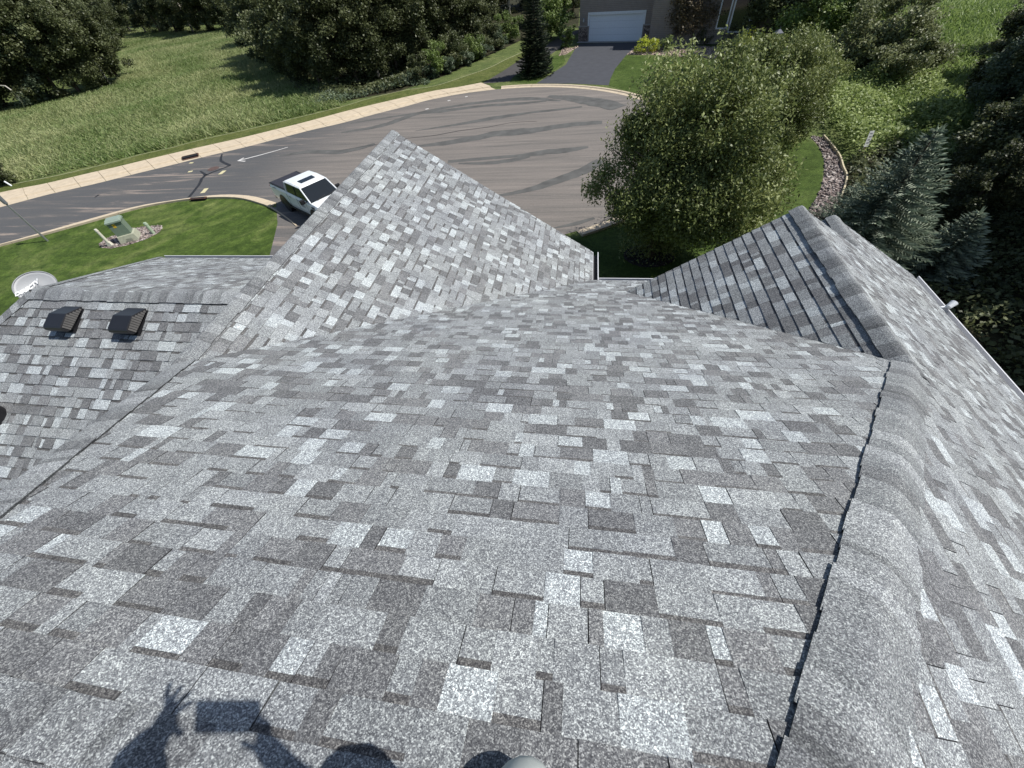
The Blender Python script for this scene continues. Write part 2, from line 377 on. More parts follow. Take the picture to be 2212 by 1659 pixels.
# asphalt behind the kerb joint on the near side
# storm drain in the far kerb, manhole, near drain
RUST = simple('rusty_iron', (.10, .05, .035), .8, .3, 15)
def drain(a, b, d0, d1, label):
    P = [np.array(G(*a)), np.array(G(*b))]; u = norm(P[1] - P[0]); q = np.array([u[1], -u[0], 0]); L_ = np.linalg.norm(P[1] - P[0])
    e = empty('storm_drain', (*((P[0] + P[1]) / 2)[:2], 0), math.atan2(u[1], u[0]), label, 'storm drain')
    mb = MB(); mb.box((0, -d0, .15), (L_, .06, .04)); mb.box((-L_ / 2, -(d0 + d1) / 2, .14), (.06, d1 - d0, .05)); mb.box((L_ / 2, -(d0 + d1) / 2, .14), (.06, d1 - d0, .05))
    mb.build('frame', CONC if d0 > .5 else RUST, e)
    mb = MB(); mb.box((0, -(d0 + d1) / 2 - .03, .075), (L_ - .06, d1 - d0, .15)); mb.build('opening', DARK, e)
    mb = MB(); mb.box((0, -d1 - .12, .03), (L_, .22, .05)); 
    mb.build('grate', RUST, e)
drain((397, 341), (431, 333), .25, .65, 'dark storm drain opening set in the far pale kerb with a rusty grate')
drain((449, 429.5), (417, 432), -.25, .0, 'flat rusty storm drain in the near kerb beside the mown lawn')
mb = MB(); c = G(461, 365); mb.tube([(c[0], c[1], .012), (c[0], c[1], .026)], .42, 24); tag(mb.build('manhole_cover', simple('rusty_cover', (.10, .065, .055), .7, .25, 12)), 'round reddish iron manhole cover in the road among black sealed cracks', 'manhole cover')

# neighbour's drive, path, beds
PAV = simple('fresh_asphalt', (.052, .055, .064), .8, .12, 1.5)
nd = pts([(1159, 180.5), (1222, 140), (1245, 101), (1254, 94), (1388, 92), (1375, 100), (1352, 120), (1328, 150), (1318, 172), (1315, 184.5), (1240, 181)])
sheet('driveway', nd, .012, PAV)
sheet('path', pts([(1040, 181.5), (1085, 155), (1125, 128), (1160, 110), (1200, 85), (1216, 76), (1249, 64), (1249, 72), (1225, 85), (1213, 102), (1180, 124), (1147, 143), (1110, 165), (1101, 176)]), .012, simple('path_asphalt', (.055, .052, .05), .85, .15, 2))
sheet('lawn', pts([(1101, 177), (1110, 165), (1147, 143), (1180, 124), (1212, 117), (1217, 120), (1222, 134), (1196, 152), (1158, 180)]), .0085, M_LAWN2)
sheet('lawn', pts([(1315, 185), (1318, 172), (1328, 150), (1352, 120), (1420, 122), (1560, 130), (1720, 150), (1700, 210), (1600, 300), (1420, 215), (1370, 200)]), .0085, M_LAWN2)
ROCK = None
def rock_mat(name, cols, scale):
    mt, t, b = newmat(name); v = coords(t); vo = N(t, 'ShaderNodeTexVoronoi', Scale=scale); t.links.new(v, vo.inputs['Vector'])
    sp = t.nodes.new('ShaderNodeSeparateColor'); t.links.new(vo.outputs['Color'], sp.inputs[0])
    c = ramp(t, sp.outputs[0], cols); ed = ramp(t, vo.outputs['Distance'], [(.25, (1, 1, 1)), (.75, (.35, .35, .35))])
    t.links.new(mixc(t, 1.0, c, ed, 'MULTIPLY'), b.inputs['Base Color']); b.inputs['Roughness'].default_value = .8
    iv = N(t, 'ShaderNodeMath', operation='SUBTRACT'); iv.inputs[0].default_value = 1; t.links.new(vo.outputs['Distance'], iv.inputs[1]); bump(t, b, iv.outputs[0], .8, .04); return mt
M_ROCK = rock_mat('river_rock', [(0, (.13, .10, .09)), (.4, (.28, .22, .20)), (.75, (.45, .38, .35)), (1, (.6, .56, .52))], 9)
M_ROCKP = rock_mat('landscape_gravel', [(0, (.30, .22, .17)), (1, (.62, .50, .40))], 6)
def rocks(P, z, name, mat, label, size=.09, dens=14, cap=2600):
    """bed sheet plus loose stones in one stuff mesh"""
    P2 = [Vector((p[0], p[1])) for p in P]; a = abs(sum(P2[i].x * P2[(i + 1) % len(P2)].y - P2[(i + 1) % len(P2)].x * P2[i].y for i in range(len(P2)))) / 2
    n = int(min(cap, a * dens)); xs = [p.x for p in P2]; ys = [p.y for p in P2]; mb = MB(); k = 0
    tri = geometry.tessellate_polygon([[Vector((p[0], p[1], 0)) for p in P]])
    b0 = [(p[0], p[1], z) for p in P]; mb.add(b0, [tuple(t_) for t_ in tri])
    while k < n:
        x, y = random.uniform(min(xs), max(xs)), random.uniform(min(ys), max(ys)); ins = False; j = len(P2) - 1
        for i in range(len(P2)):
            if (P2[i].y > y) != (P2[j].y > y) and x < (P2[j].x - P2[i].x) * (y - P2[i].y) / (P2[j].y - P2[i].y) + P2[i].x: ins = not ins
            j = i
        if not ins: continue
        r = size * random.uniform(.5, 1.2); th = random.uniform(0, 6.28); vs = []
        for q in range(5): vs.append((x + r * math.cos(th + q * 1.257) * random.uniform(.7, 1.1), y + r * math.sin(th + q * 1.257) * random.uniform(.7, 1.1), z))
        vs += [(x + (vx - x) * .55, y + (vy - y) * .55, z + r * .7) for vx, vy, _ in vs]
        mb.add(vs, [(0, 1, 6, 5), (1, 2, 7, 6), (2, 3, 8, 7), (3, 4, 9, 8), (4, 0, 5, 9), (5, 6, 7, 8, 9)]); k += 1
    o = mb.build(name, mat); o['kind'] = 'stuff'; o['label'] = label; return o
bed_pts = [p[:2] for p in smooth_line(pts([(1750, 296), (1768, 316), (1779, 343), (1780, 370), (1773, 407), (1758, 436), (1740, 470)]), 3)] + [p[:2] for p in smooth_line(pts([(1790, 500), (1800, 455), (1812, 432), (1819, 413), (1825, 387), (1818, 367), (1811, 343), (1795, 320), (1776, 298)]), 3)]
rocks(bed_pts, .014, 'river_rock', M_ROCK, 'curved bed of pinkish grey river rock along the lawn edge', .10, 60, 3500)
edge = smooth_line(pts([(1776, 297), (1795, 319), (1811, 342), (1818.5, 366), (1826, 386), (1820, 413), (1813, 432)]), 5)
mb = MB()
for i in range(len(edge) - 1):
    a, b = edge[i], edge[i + 1]; c = (a + b) / 2; mb.box((c[0], c[1], .09), (np.linalg.norm(b - a) + .02, .07, .18), math.atan2(b[1] - a[1], b[0] - a[0]))
tag(mb.build('bed_edging', simple('cream_edging', (.55, .48, .33), .7, .1)), 'thin cream edging strip bending round the river rock bed', 'edging')
rocks(pts([(1207, 121), (1216, 104), (1232, 104), (1250, 101), (1222, 118)]), .016, 'gravel', M_ROCKP, 'tan gravel at the corner between the path and the dark drive', .12, 30)
rocks(pts([(1354, 118), (1378, 97), (1420, 92), (1500, 98), (1600, 108), (1650, 130), (1560, 128), (1420, 119)]), .016, 'gravel', M_ROCKP, 'tan gravel bed in front of the neighbouring house', .14, 14, 900)
c = G(1401, 553); rocks([(c[0] + 1.1 * math.cos(a), c[1] + .9 * math.sin(a)) for a in np.linspace(0, 6.283, 20, endpoint=False)], .016, 'mulch', simple('dark_mulch', (.035, .03, .028), .9, .3, 12), 'ring of dark mulch round the foot of the pear tree', .07, 90)
cu = G(300 * .5486 + .0992 * 1190, 800 * .5486 + .0992 * 760)
rocks(pts([(300 * .5486 + .0992 * x, 438.9 + .0992 * y) for x, y in [(500, 930), (560, 840), (760, 730), (900, 690), (1200, 560), (1400, 530), (1650, 500), (1850, 490), (1890, 540), (1800, 650), (1500, 800), (1100, 925), (750, 990), (560, 975)]]), .016, 'gravel', M_ROCK, 'oval of pinkish stones round the green utility box on the lawn', .07, 110, 1500)
# ------------------------------------------------------------------ our house: shingled roof
SM = .498448; ZM = 8.3575                      # main slope: z = ZM - SM*y
PAL = [(.245, .260, .264), (.285, .302, .306), (.222, .235, .239), (.265, .281, .285), (.240, .254, .259)]
def tabcol():
    r = random.random()
    if r < .15: c = (.375, .405, .412)
    elif r < .33: c = (.142, .146, .149)
    elif r < .48: c = (.178, .183, .186)
    else: c = random.choice(PAL)
    k = random.uniform(.93, 1.07); return tuple(x * k for x in c)
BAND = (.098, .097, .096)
def clip(poly, convex):
    """Sutherland-Hodgman; convex is counter-clockwise"""
    out = poly
    for i in range(len(convex)):
        a, b = convex[i], convex[(i + 1) % len(convex)]; inp = out; out = []
        if not inp: return []
        def side(p): return (b[0] - a[0]) * (p[1] - a[1]) - (b[1] - a[1]) * (p[0] - a[0])
        for j in range(len(inp)):
            p, q = inp[j], inp[(j + 1) % len(inp)]; sp, sq = side(p), side(q)
            if sp >= 0: out.append(p)
            if sp * sq < 0:
                t = sp / (sp - sq); out.append((p[0] + (q[0] - p[0]) * t, p[1] + (q[1] - p[1]) * t))
    return out
def ccw(P):
    a = sum(P[i][0] * P[(i + 1) % len(P)][1] - P[(i + 1) % len(P)][0] * P[i][1] for i in range(len(P)))
    return P if a > 0 else P[::-1]
def slope(name, O, eu, ev, polys, parent, e=.143, phase=0.0, jag=0.0, label=None, lift=1.0):
    """laminated shingles on the plane O + a*eu + b*ev (b runs down the slope); polys: convex polygons in world points"""
    O, eu, ev = np.array(O, float), norm(eu), norm(ev); nn = np.cross(eu, ev); 
    if nn[2] < 0: nn = -nn
    mb = MB()
    for P3 in polys:
        P = ccw([(float((np.array(p) - O) @ eu), float((np.array(p) - O) @ ev)) for p in P3])
        # base sheet
        mb.add([O + a * eu + b * ev - .004 * nn for a, b in P], [tuple(range(len(P)))], (.03, .03, .034))
        a0, a1 = min(p[0] for p in P), max(p[0] for p in P); b0, b1 = min(p[1] for p in P), max(p[1] for p in P)
        for k in range(int(math.floor((b0 - phase) / e)), int(math.ceil((b1 - phase) / e)) + 1):
            rs = random.Random(k * 7919 + int(abs(O[0]) * 1000)); bu, bl = phase + k * e, phase + (k + 1) * e
            x = a0 - rs.uniform(0, .4); raised = rs.random() < .5
            st = random.getstate(); random.seed((k * 2654435761 + 977 * int(abs(O[1]) * 97) + int(abs(O[0]) * 131)) % 1000003); rs = random.Random((k * 40503 * 2654435761 + int(abs(O[0]) * 1000)) % 999983); prev = 0
            while x < a1:
                wdt = rs.choice([.06, .09, .12, .15, .18, .21, .25, .14]) * rs.uniform(.85, 1.15); x2 = x + wdt
                c = tabcol()
                if (prev > .35 and c[0] > .35) or (0 < prev < .15 and c[0] < .15): c = random.choice(PAL)
                prev = c[0]; gap = .0035 if rs.random() < .35 else 0.0
                th = (.0085 if raised else .0045) * lift if lift < 2 else (.0115 if raised else .0095); tu = .0005
                quad = [(x + gap, bu - .004), (x2 - gap * .3, bu - .004), (x2 - gap * .3, bl), (x + gap, bl)]
                def emit(qd, col, zoff=0.0):
                    Q = clip(ccw(qd), P)
                    if len(Q) < 3: return
                    n = len(Q); top = []; bot = []
                    for a, b in Q:
                        h = tu + (th - tu) * max(0, min(1, (b - bu) / e)) + zoff; base = O + a * eu + b * ev
                        top.append(base + nn * h); bot.append(base - nn * .003)
                    sgn = 1 if np.cross(eu, ev) @ nn > 0 else -1
                    tf = tuple(range(n)) if sgn > 0 else tuple(range(n))[::-1]
                    dk = tuple(v * .35 for v in col)
                    mb.add(top, [tf], col)
                    sf = [(i, (i + 1) % n, n + (i + 1) % n, n + i) for i in range(n)]
                    mb.add(top + bot, sf if sgn < 0 else [f[::-1] for f in sf], dk)
                if not raised and rs.random() < .8:
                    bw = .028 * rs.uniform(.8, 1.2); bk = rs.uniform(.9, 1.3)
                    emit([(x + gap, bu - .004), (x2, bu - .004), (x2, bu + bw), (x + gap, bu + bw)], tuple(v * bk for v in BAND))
                    emit([(x + gap, bu + bw), (x2, bu + bw), (x2, bl), (x + gap, bl)], c)
                else:
                    emit(quad, c)
                x = x2; raised = (not raised) if rs.random() < .85 else raised
            random.setstate(st)
    return mb.build(name, M_SH, parent, label=label)

def capline(name, P0, P1, dl, dr, parent, w=.15, e=.145, lift=.012, wr=None, label=None, dark=1.0, flushr=False, skl=True):
    """hip or ridge caps laid from P0 (low / far end) to P1; dl, dr = unit directions down either slope"""
    P0, P1 = np.array(P0, float), np.array(P1, float); L = np.linalg.norm(P1 - P0); d = (P1 - P0) / L; mb = MB()
    dl, dr = norm(dl), norm(dr); up = norm(-(dl + dr)) if np.linalg.norm(dl + dr) > 1e-3 else np.array([0, 0, 1.])
    nl = np.cross(d, dl); nl = nl if nl[2] > 0 else -nl; nr = np.cross(d, dr); nr = nr if nr[2] > 0 else -nr
    wr = wr or w; n = int(L / e) + 1
    for k in range(n):
        s0 = k * e; s1 = min(s0 + e + .02, L + .05)      # lower end s0 is the butt, upper end is covered by the next
        jit = random.uniform(-.008, .008); j2 = random.uniform(-.006, .006)
        r = random.random(); c = (.155, .162, .166) if r < .22 else ((.28, .295, .30) if r < .36 else random.choice([(.215, .227, .231), (.235, .248, .252), (.198, .21, .214)]))
        shade = random.choice([.95, .92, .9, .7]); secs = []
        for s_, h in ((s0, .006), (s0 + e * .62, .004), (s1, .001)):
            row = []
            for t_ in (-1, -.6, -.3, -.12, 0, .12, .3, .6, 1):
                ww = (w if t_ < 0 else wr) + jit; dd, nn = (dl, nl) if t_ < 0 else (dr, nr)
                a = abs(t_); nb = norm(nn * min(1, a * 2.5) + up * max(0, 1 - a * 2.5))
                lf = (lift + h) * (1 - .9 * a) if (flushr and t_ > 0) else lift + h
                row.append(P0 + d * s_ + dd * ww * a + nb * (lf + .002) - up * .010 * max(0, 1 - a * 4))
            secs.append(row)
        m_ = 9
        vs = [p for r_ in secs for p in r_]
        for i in range(2):
            col = c if i == 0 else tuple(v * shade for v in c)
            mb.add(vs, [(i * m_ + j, i * m_ + j + 1, (i + 1) * m_ + j + 1, (i + 1) * m_ + j) for j in range(m_ - 1)], tuple(v * dark for v in col))
        # butt and side skirts
        low = [P0 + d * s_ + dd * (ww_ + jit) + nn_ * 0.0 for s_ in (s0, s1) for dd, ww_, nn_ in ((dl, w, nl), (dr, wr, nr))]
        dk = tuple(v * .3 for v in c)
        if skl: mb.add([secs[0][0], secs[2][0], low[2], low[0]], [(0, 1, 2, 3)], dk)
        if not flushr: mb.add([secs[0][8], secs[2][8], low[3], low[1]], [(3, 2, 1, 0)], dk)
        bt = [p - up * .007 for p in secs[0]]; mb.add(secs[0] + bt, [(j, m_ + j, m_ + j + 1, j + 1) for j in range(m_ - 1)], dk)
    me = mb.build(name, M_SH, parent, label=label)
    return me

house = empty('shingled_house', (0, 0, 0), 0, 'house under the viewer with grey laminated shingle roof of several hips and gables', 'house')
zM = lambda y: ZM - SM * y
# key points
RID_Y = -.37; RZ = zM(RID_Y)
HL = np.array([-4.33, 2.20, zM(2.20) + .0]); HR = np.array([3.385, 3.05, ZM - SM * 3.05])
dHL = norm(np.array([-1.11, 1.90, 0])); hlx = lambda y: -4.33 + (y - 2.20) * (-1.11 / 1.90)
hrx = lambda y: 3.385 + (y - 3.05) * SM / .615
RL = np.array([hlx(RID_Y), RID_Y, RZ]); RR = np.array([hrx(RID_Y), RID_Y, RZ])
EZ = 4.561; EY = (ZM - EZ) / SM
# gable (left front): ridge y from HL to GF, eave at x = .37
GZ = HL[2]; GF = 9.42; GE = .372
sG = (GZ - EZ) / (GE - HL[0]); GEY = 8.80
# valley gable / main: HL -> (GE, EY)
# right gable: ridge HR -> far
RF = 6.36; RGZ = HR[2]; vR = np.array([.975, 6.476, zM(6.476)])
vR = np.array([.98, RF + .0, zM(RF)])
sRl = (RGZ - vR[2]) / (HR[0] - vR[0])
LP = HL + (np.array([GE, EY, EZ]) - HL) * (RF - HL[1]) / (EY - HL[1])
sR = .615; EZR = 4.75; RX = HR[0] + (RGZ - EZR) / sR      # right eave x
slope('roof_slope', (0, 0, ZM), (1, 0, 0), (0, 1, -SM), [[RL, RR, HR, vR, LP, HL], [LP, (3.6, RF, zM(RF)), (3.6, EY, EZ), (GE, EY, EZ)]], house, phase=.03, label='large front roof slope falling away from the viewer')
slope('roof_slope', (0, 0, GZ + sG * HL[0]), (0, 1, 0), (1, 0, -sG), [[HL, (GE, EY, EZ), (GE, GEY, EZ), (HL[0], GF, GZ)]], house, phase=.05, label='right slope of the left front gable')
slope('roof_slope', (0, 0, RGZ - sRl * HR[0]), (0, 1, 0), (-1, 0, -sRl), [[HR, (HR[0], RF, RGZ), vR]], house, phase=.02, lift=2.2, label='shaded left slope of the right front gable')
PR = lambda x: RGZ - sR * (x - HR[0])
RF2 = 7.56; X2 = 4.64
rr0 = (RR[0], RR[1], RZ)
RB = -6.0
slope('roof_slope', (0, 0, RGZ + sR * HR[0]), (0, 1, 0), (1, 0, -sR), [
    [(HR[0], HR[1], RGZ), (HR[0], RF, RGZ), (RX, RF, EZR), (RX, HR[1], EZR)],
    [(RR[0], RR[1], RZ), (HR[0], HR[1], RGZ), (RX, HR[1], EZR), (RX, RR[1], EZR)],
    [(RR[0], RR[1], RZ), (RX, RR[1], EZR), (RX, RB, EZR), (RX - .3, RB, PR(RX - .3))],
    [(X2, RF, PR(X2)), (X2, RF2, PR(X2)), (RX, RF2 + .08, EZR), (RX, RF, EZR)]], house, phase=.07, label='bright right roof slope seen at a low angle')
# left face below the left hip and gable ridge (steep), and the back slopes
sP = .85
PL = lambda x: HL[2] + sP * (x - HL[0])
slope('roof_slope', (0, 0, HL[2] - sP * HL[0]), (0, 1, 0), (-1, 0, -sP), [[(HL[0], GF, GZ), (HL[0], HL[1], GZ), RL, (RL[0] - 3.9, RL[1], RZ - 3.9 * sP), (RL[0] - 3.9, GF, RZ - 3.9 * sP)]], house, phase=.03)
slope('roof_slope', (0, RID_Y, RZ), (1, 0, 0), (0, -1, -.52), [[RL, RR, (RX - .3, RB, RZ - .52 * (RID_Y - RB)), (-6.2, RB, RZ - .52 * (RID_Y - RB))]], house, phase=.03)
# caps
nM = (0, SM, 1)
def down_dir(axis, pl_grad):
    """direction across the axis, down the plane z = gx*x + gy*y"""
    gx, gy = pl_grad; nrm = norm((-gx, -gy, 1)); d_ = norm(axis); v_ = np.cross(d_, nrm); return v_ if v_[2] < 0 else -v_
axL = HL - RL; axR = HR - RR
capline('hip_cap', HL + norm(axL) * .1, RL, down_dir(axL, (sP, 0)), down_dir(axL, (0, -SM)), house, w=.15, wr=.19, label='left hip cap of the main roof')
capline('hip_cap', HR, RR, down_dir(axR, (0, -SM)), down_dir(axR, (-sR, 0)), house, w=.165, wr=.19, lift=.016, flushr=True, label='right hip cap of the main roof')
capline('ridge_cap', (HL[0], GF, GZ), (HL[0], HL[1], GZ), (-1, 0, -sP), (1, 0, -sG), house, w=.15, wr=.16, label='ridge cap of the left front gable')
capline('ridge_cap', (HR[0], RF + .02, RGZ), (HR[0], HR[1] - .1, RGZ), (-1, 0, -sRl), (1, 0, -sR), house, w=.165, wr=.16, lift=.022, dark=.92, flushr=True, label='ridge cap of the right front gable')
capline('ridge_cap', (X2, RF2, PR(X2) + .01), (X2, RF - .3, PR(X2) - .01), (-1, 0, -.6), (1, 0, -sR), house, w=.14, lift=.012, label='cap of the lower gable on the right')
capline('ridge_cap', RL + np.array([-.1, 0, 0]), RR, (0, 1, -SM), (0, -1, -.52), house, w=.16, lift=.008, label='ridge cap at the very top beside the shadow')
# lower gable left slope (beyond, mostly hidden)
slope('roof_slope', (0, 0, PR(X2) - .6 * X2), (0, 1, 0), (-1, 0, -.6), [[(X2, RF + .1, PR(X2)), (X2, RF2, PR(X2)), (X2 - .25, RF2, PR(X2) - .15), (X2 - .25, RF + .1, PR(X2) - .15)]], house)
# wing on the left
WY, WZ, WX = 3.668, 7.10, -8.23
wl_far = np.array([-11.26, 7.63, 5.12]); sW = (WZ - 5.12) / (7.63 - WY)
nearY = WY - 4.4; wl_near = np.array([WX - 4.4 * .91, nearY, WZ - .5 * 4.4])
slope('roof_slope', (0, 0, WZ - .5 * WY), (1, 0, 0), (0, -1, -.5), [[(WX, WY, WZ), (-4.2, WY, WZ), (-2.0, nearY, WZ - .5 * 4.4), wl_near]], house, phase=.06, lift=1.6, label='left wing slope with two black roof vents')
slope('roof_slope', (0, 0, WZ + sW * WY), (1, 0, 0), (0, 1, -sW), [[(WX, WY, WZ), (-4.2, WY, WZ), (-4.2, 7.63, 5.12), tuple(wl_far)]], house, phase=.02, label='far slope of the left wing')
gl = (WZ - 5.12) / (WX - wl_far[0])
sl_ = lambda x: WZ + gl * (x - WX)
slope('roof_slope', (0, 0, WZ - gl * WX), (0, 1, 0), (-1, 0, -gl), [[(WX, WY, WZ), tuple(wl_far), (wl_far[0], wl_near[1], wl_far[2]), (WX - 3.0, wl_near[1] + .45, sl_(WX - 3.0))]], house)
capline('ridge_cap', (WX + .06, WY, WZ), (-4.3, WY, WZ), (0, 1, -sW), (0, -1, -.5), house, w=.15, wr=.17, lift=.014, label='ridge cap of the left wing')
aF = wl_far - np.array([WX, WY, WZ]); capline('hip_cap', wl_far, np.array([WX, WY, WZ]) + norm(aF) * .10, down_dir(aF, (gl, 0)), down_dir(aF, (0, -sW)), house, w=.10, wr=.16, lift=.010, skl=False)
aN = wl_near - np.array([WX, WY, WZ]); capline('hip_cap', wl_near, np.array([WX, WY, WZ]) + norm(aN) * .10, down_dir(aN, (gl, 0)), down_dir(aN, (0, .5)), house, w=.10, wr=.15, lift=.012, skl=False)

# walls, fascia, gutters
SIDING = simple('house_siding', (.34, .33, .31), .7, .05)
def wallbox(x0, x1, y0, y1, z1):
    mb = MB(); mb.box(((x0 + x1) / 2, (y0 + y1) / 2, z1 / 2), (x1 - x0, y1 - y0, z1)); mb.build('wall', SIDING, house)
wallbox(-6.4, 6.6, -5.6, 6.9, 4.40); wallbox(-6.41, 0.0, 6.91, 8.6, 4.38); wallbox(2.0, 6.59, 6.91, 7.4, 4.0); wallbox(-10.8, -6.42, -.4, 7.2, 4.9)
def gable_fill(pts3):
    mb = MB(); n = len(pts3); off = np.array([0, .1, 0])
    mb.add(list(pts3) + [np.array(p) - off for p in pts3], [tuple(range(n)), tuple(range(2 * n - 1, n - 1, -1))] + [(i, (i + 1) % n, n + (i + 1) % n, n + i) for i in range(n)]); mb.build('wall', SIDING, house)
gable_fill([(-8.2, 8.7, 4.2), (0.1, 8.7, 4.2), (0.1, 8.7, 4.6), (HL[0], 8.7, GZ - .12), (-8.0, 8.7, 4.2 + .1)])
gable_fill([(1.2, RF - .25, 4.2), (6.4, RF - .25, 4.2), (6.4, RF - .25, 4.75), (HR[0], RF - .25, RGZ - .12), (1.2, RF - .25, 5.2)])
ALU = simple('white_gutter', (.62, .63, .65), .4, .05)
def gutter(P0, P1, out, parent=house, wd=.12):
    P0, P1, out = np.array(P0, float), np.array(P1, float), norm(out); d = norm(P1 - P0)
    mb = MB()
    def bar(o0, o1, z0, z1):
        vs = []
        for P in (P0, P1):
            for o_, z_ in ((o0, z0), (o1, z0), (o1, z1), (o0, z1)): vs.append(P + out * o_ + np.array([0, 0, z_]))
        mb.add(vs, [(0, 1, 2, 3), (7, 6, 5, 4), (0, 4, 5, 1), (1, 5, 6, 2), (2, 6, 7, 3), (3, 7, 4, 0)])
    bar(.0, .012, -.13, -.01); bar(.012, wd, -.13, -.115); bar(wd, wd + .018, -.13, -.005)
    g_ = mb.build('gutter', ALU, parent); mb = MB()
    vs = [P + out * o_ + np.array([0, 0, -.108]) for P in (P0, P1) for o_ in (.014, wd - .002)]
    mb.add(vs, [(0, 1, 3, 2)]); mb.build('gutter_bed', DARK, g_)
gutter((GE, EY, EZ), (GE, GEY, EZ), (1, 0, 0)); gutter((GE + .14, EY, EZ), (3.4, EY, EZ), (0, 1, 0), wd=.08)
gutter((RX, RB, EZR), (RX, RF2 + .05, EZR), (1, 0, 0), wd=.10); gutter((-11.1, 7.63, 5.12), (-4.3, 7.63, 5.12), (0, 1, 0), wd=.10)
def fascia(P0, P1, h=.14, t=.03, out=(0, 1, 0)):
    P0, P1 = np.array(P0, float), np.array(P1, float); o_ = np.array(out, float) * t; z = np.array([0, 0, -h]); z0 = np.array([0, 0, -.01])
    mb = MB(); vs = [P0 + z0, P1 + z0, P1 + z, P0 + z]; vs = vs + [v - o_ for v in vs]
    mb.add(vs, [(0, 1, 2, 3), (7, 6, 5, 4), (0, 4, 5, 1), (1, 5, 6, 2), (2, 6, 7, 3), (3, 7, 4, 0)]); mb.build('fascia', ALU, house)
fascia((HL[0], GF, GZ), (GE, GEY, EZ)); fascia((HR[0], RF, RGZ), vR); fascia((X2, RF2, PR(X2)), (RX, RF2 + .08, EZR))

# roof vents on the wing (slope falls to -y)
VB = simple('vent_black', (.014, .014, .016), .38, .15, spec=.5)
VG = simple('vent_grille', (.11, .105, .10), .6, .1)
def vent(x0, x1):
    ang = math.atan(.5); yb, zb = 3.10, WZ - .5 * (WY - 3.10)
    e = bpy.data.objects.new('roof_vent', None); COL.objects.link(e); e.parent = house; e.location = ((x0 + x1) / 2, yb, zb + .012); e.rotation_euler = (ang, 0, 0)
    W = x1 - x0
    mb = MB(); mb.box((0, .15, .004), (W + .02, .38, .006)); mb.box((0, .14, .04), (W - .06, .26, .07)); mb.build('flange', VB, e)
    # hood: side profile in (y, z): high blunt nose down-slope, tapering up-slope
    prof = [(-.02, .055), (-.05, .08), (-.05, .14), (-.03, .168), (.0, .175), (.19, .165), (.36, .03), (.36, .018), (.02, .055)]
    n = len(prof); vs = [(-W / 2, a, b) for a, b in prof] + [(W / 2, a, b) for a, b in prof]; mb = MB()
    mb.add(vs, [tuple(range(n))[::-1], tuple(range(n, 2 * n))] + [(i, (i + 1) % n, n + (i + 1) % n, n + i) for i in range(n)])
    mb.build('hood', VB, e, bevel=.012)
    mb = MB()
    for k in range(10):
        y = .0 + k * .034; top = .158 - max(0, y - .17) * .8; bot = .064 - max(0, y) * .12
        if top - bot > .02: mb.box((W / 2 + .006, y, (top + bot) / 2), (.010, .026, top - bot))
    mb.build('grille', VG, e)
vent(-7.41, -7.10); vent(-6.30, -5.98)
# pipe vent just inside the left picture edge
e = bpy.data.objects.new('pipe_vent', None); COL.objects.link(e); e.parent = house; px_ = np.array([-7.93, 1.93, WZ - .5 * (WY - 1.93)]); e.location = px_
mb = MB(); mb.tube([(0, 0, -.05), (0, 0, .30)], [.13, .12], 20); mb.build('boot', BLACK, e); mb = MB(); mb.tube([(0, 0, .3), (0, 0, .36)], .10, 20); mb.build('cap', simple('vent_cap', (.4, .42, .36), .5), e)

# flood light bracket on the right gutter
c = np.array([RX + .12, 6.95, EZ - .0])
c = G(2048, 662, EZR + .05)
fl = empty('flood_light', c, 0, 'small white outdoor light on a bracket at the right gutter', 'outdoor light')
mb = MB(); mb.tube([(-.22, 0, -.10), (-.1, 0, -.02), (0, 0, 0)], .018, 8); mb.build('arm', WHITE, fl); mb = MB(); mb.tube([(-.01, -.02, .0), (.08, .04, .06)], [.045, .06], 12); mb.build('lamp_head', WHITE, fl)

# satellite dish beyond the wing's left corner
dc = np.array([0, 0, 0.]); d_ = norm(ray(76, 617)); dc = CAM + d_ * 10.9
dish = empty('satellite_dish', dc, 0, 'grey oval satellite dish with white lettering behind the left wing roof', 'satellite dish')
DM = simple('dish_grey', (.34, .35, .36), .5, .04)
# local frame of the dish face
nd_ = norm(-d_ * .75 + np.array([.15, -.1, .65])); ux = norm(np.cross(np.array([0, 0, 1.]), nd_)); uy = np.cross(nd_, ux)
th = math.radians(10); du = ux * math.cos(th) + uy * math.sin(th); dv = -ux * math.sin(th) + uy * math.cos(th)
mb = MB(); rings = []
RA, RB_ = .29, .235
for r_ in (0, .3, .6, .85, 1.0):
    rings.append([du * RA * r_ * math.cos(a) + dv * RB_ * r_ * math.sin(a) + nd_ * (.10 * r_ * r_ - .1) for a in np.linspace(0, 6.2832, 40, endpoint=False)])
vs = [q for r_ in rings for q in r_]; fs = [(i * 40 + j, i * 40 + (j + 1) % 40, (i + 1) * 40 + (j + 1) % 40, (i + 1) * 40 + j) for i in range(4) for j in range(40)]
mb.add(vs, fs); bowl = mb.build('reflector', DM, dish, smooth=True)
so_ = bowl.modifiers.new('s', 'SOLIDIFY'); so_.thickness = .015; so_.offset = 1
mb = MB(); mb.tube([rings[-1][j] for j in range(40)] + [rings[-1][0]], .009, 6, False); mb.build('rim', simple('dish_rim', (.25, .26, .27), .5), dish)
mb = MB(); mb.tube([-nd_ * .12, -nd_ * .3 - np.array([0, 0, .25]), np.array([.05, 0, -1.9]) - nd_ * .3], .025, 8); mb.build('mast', GALV, dish)
fc = bpy.data.curves.new('dish_lettering', 'FONT'); fc.body = 'DIRECTV'; fc.size = .098; fc.align_x = 'CENTER'; fc.align_y = 'CENTER'; fc.extrude = .002; fc.offset = .003
tmp = bpy.data.objects.new('tmp', fc); COL.objects.link(tmp); bpy.context.view_layer.update()
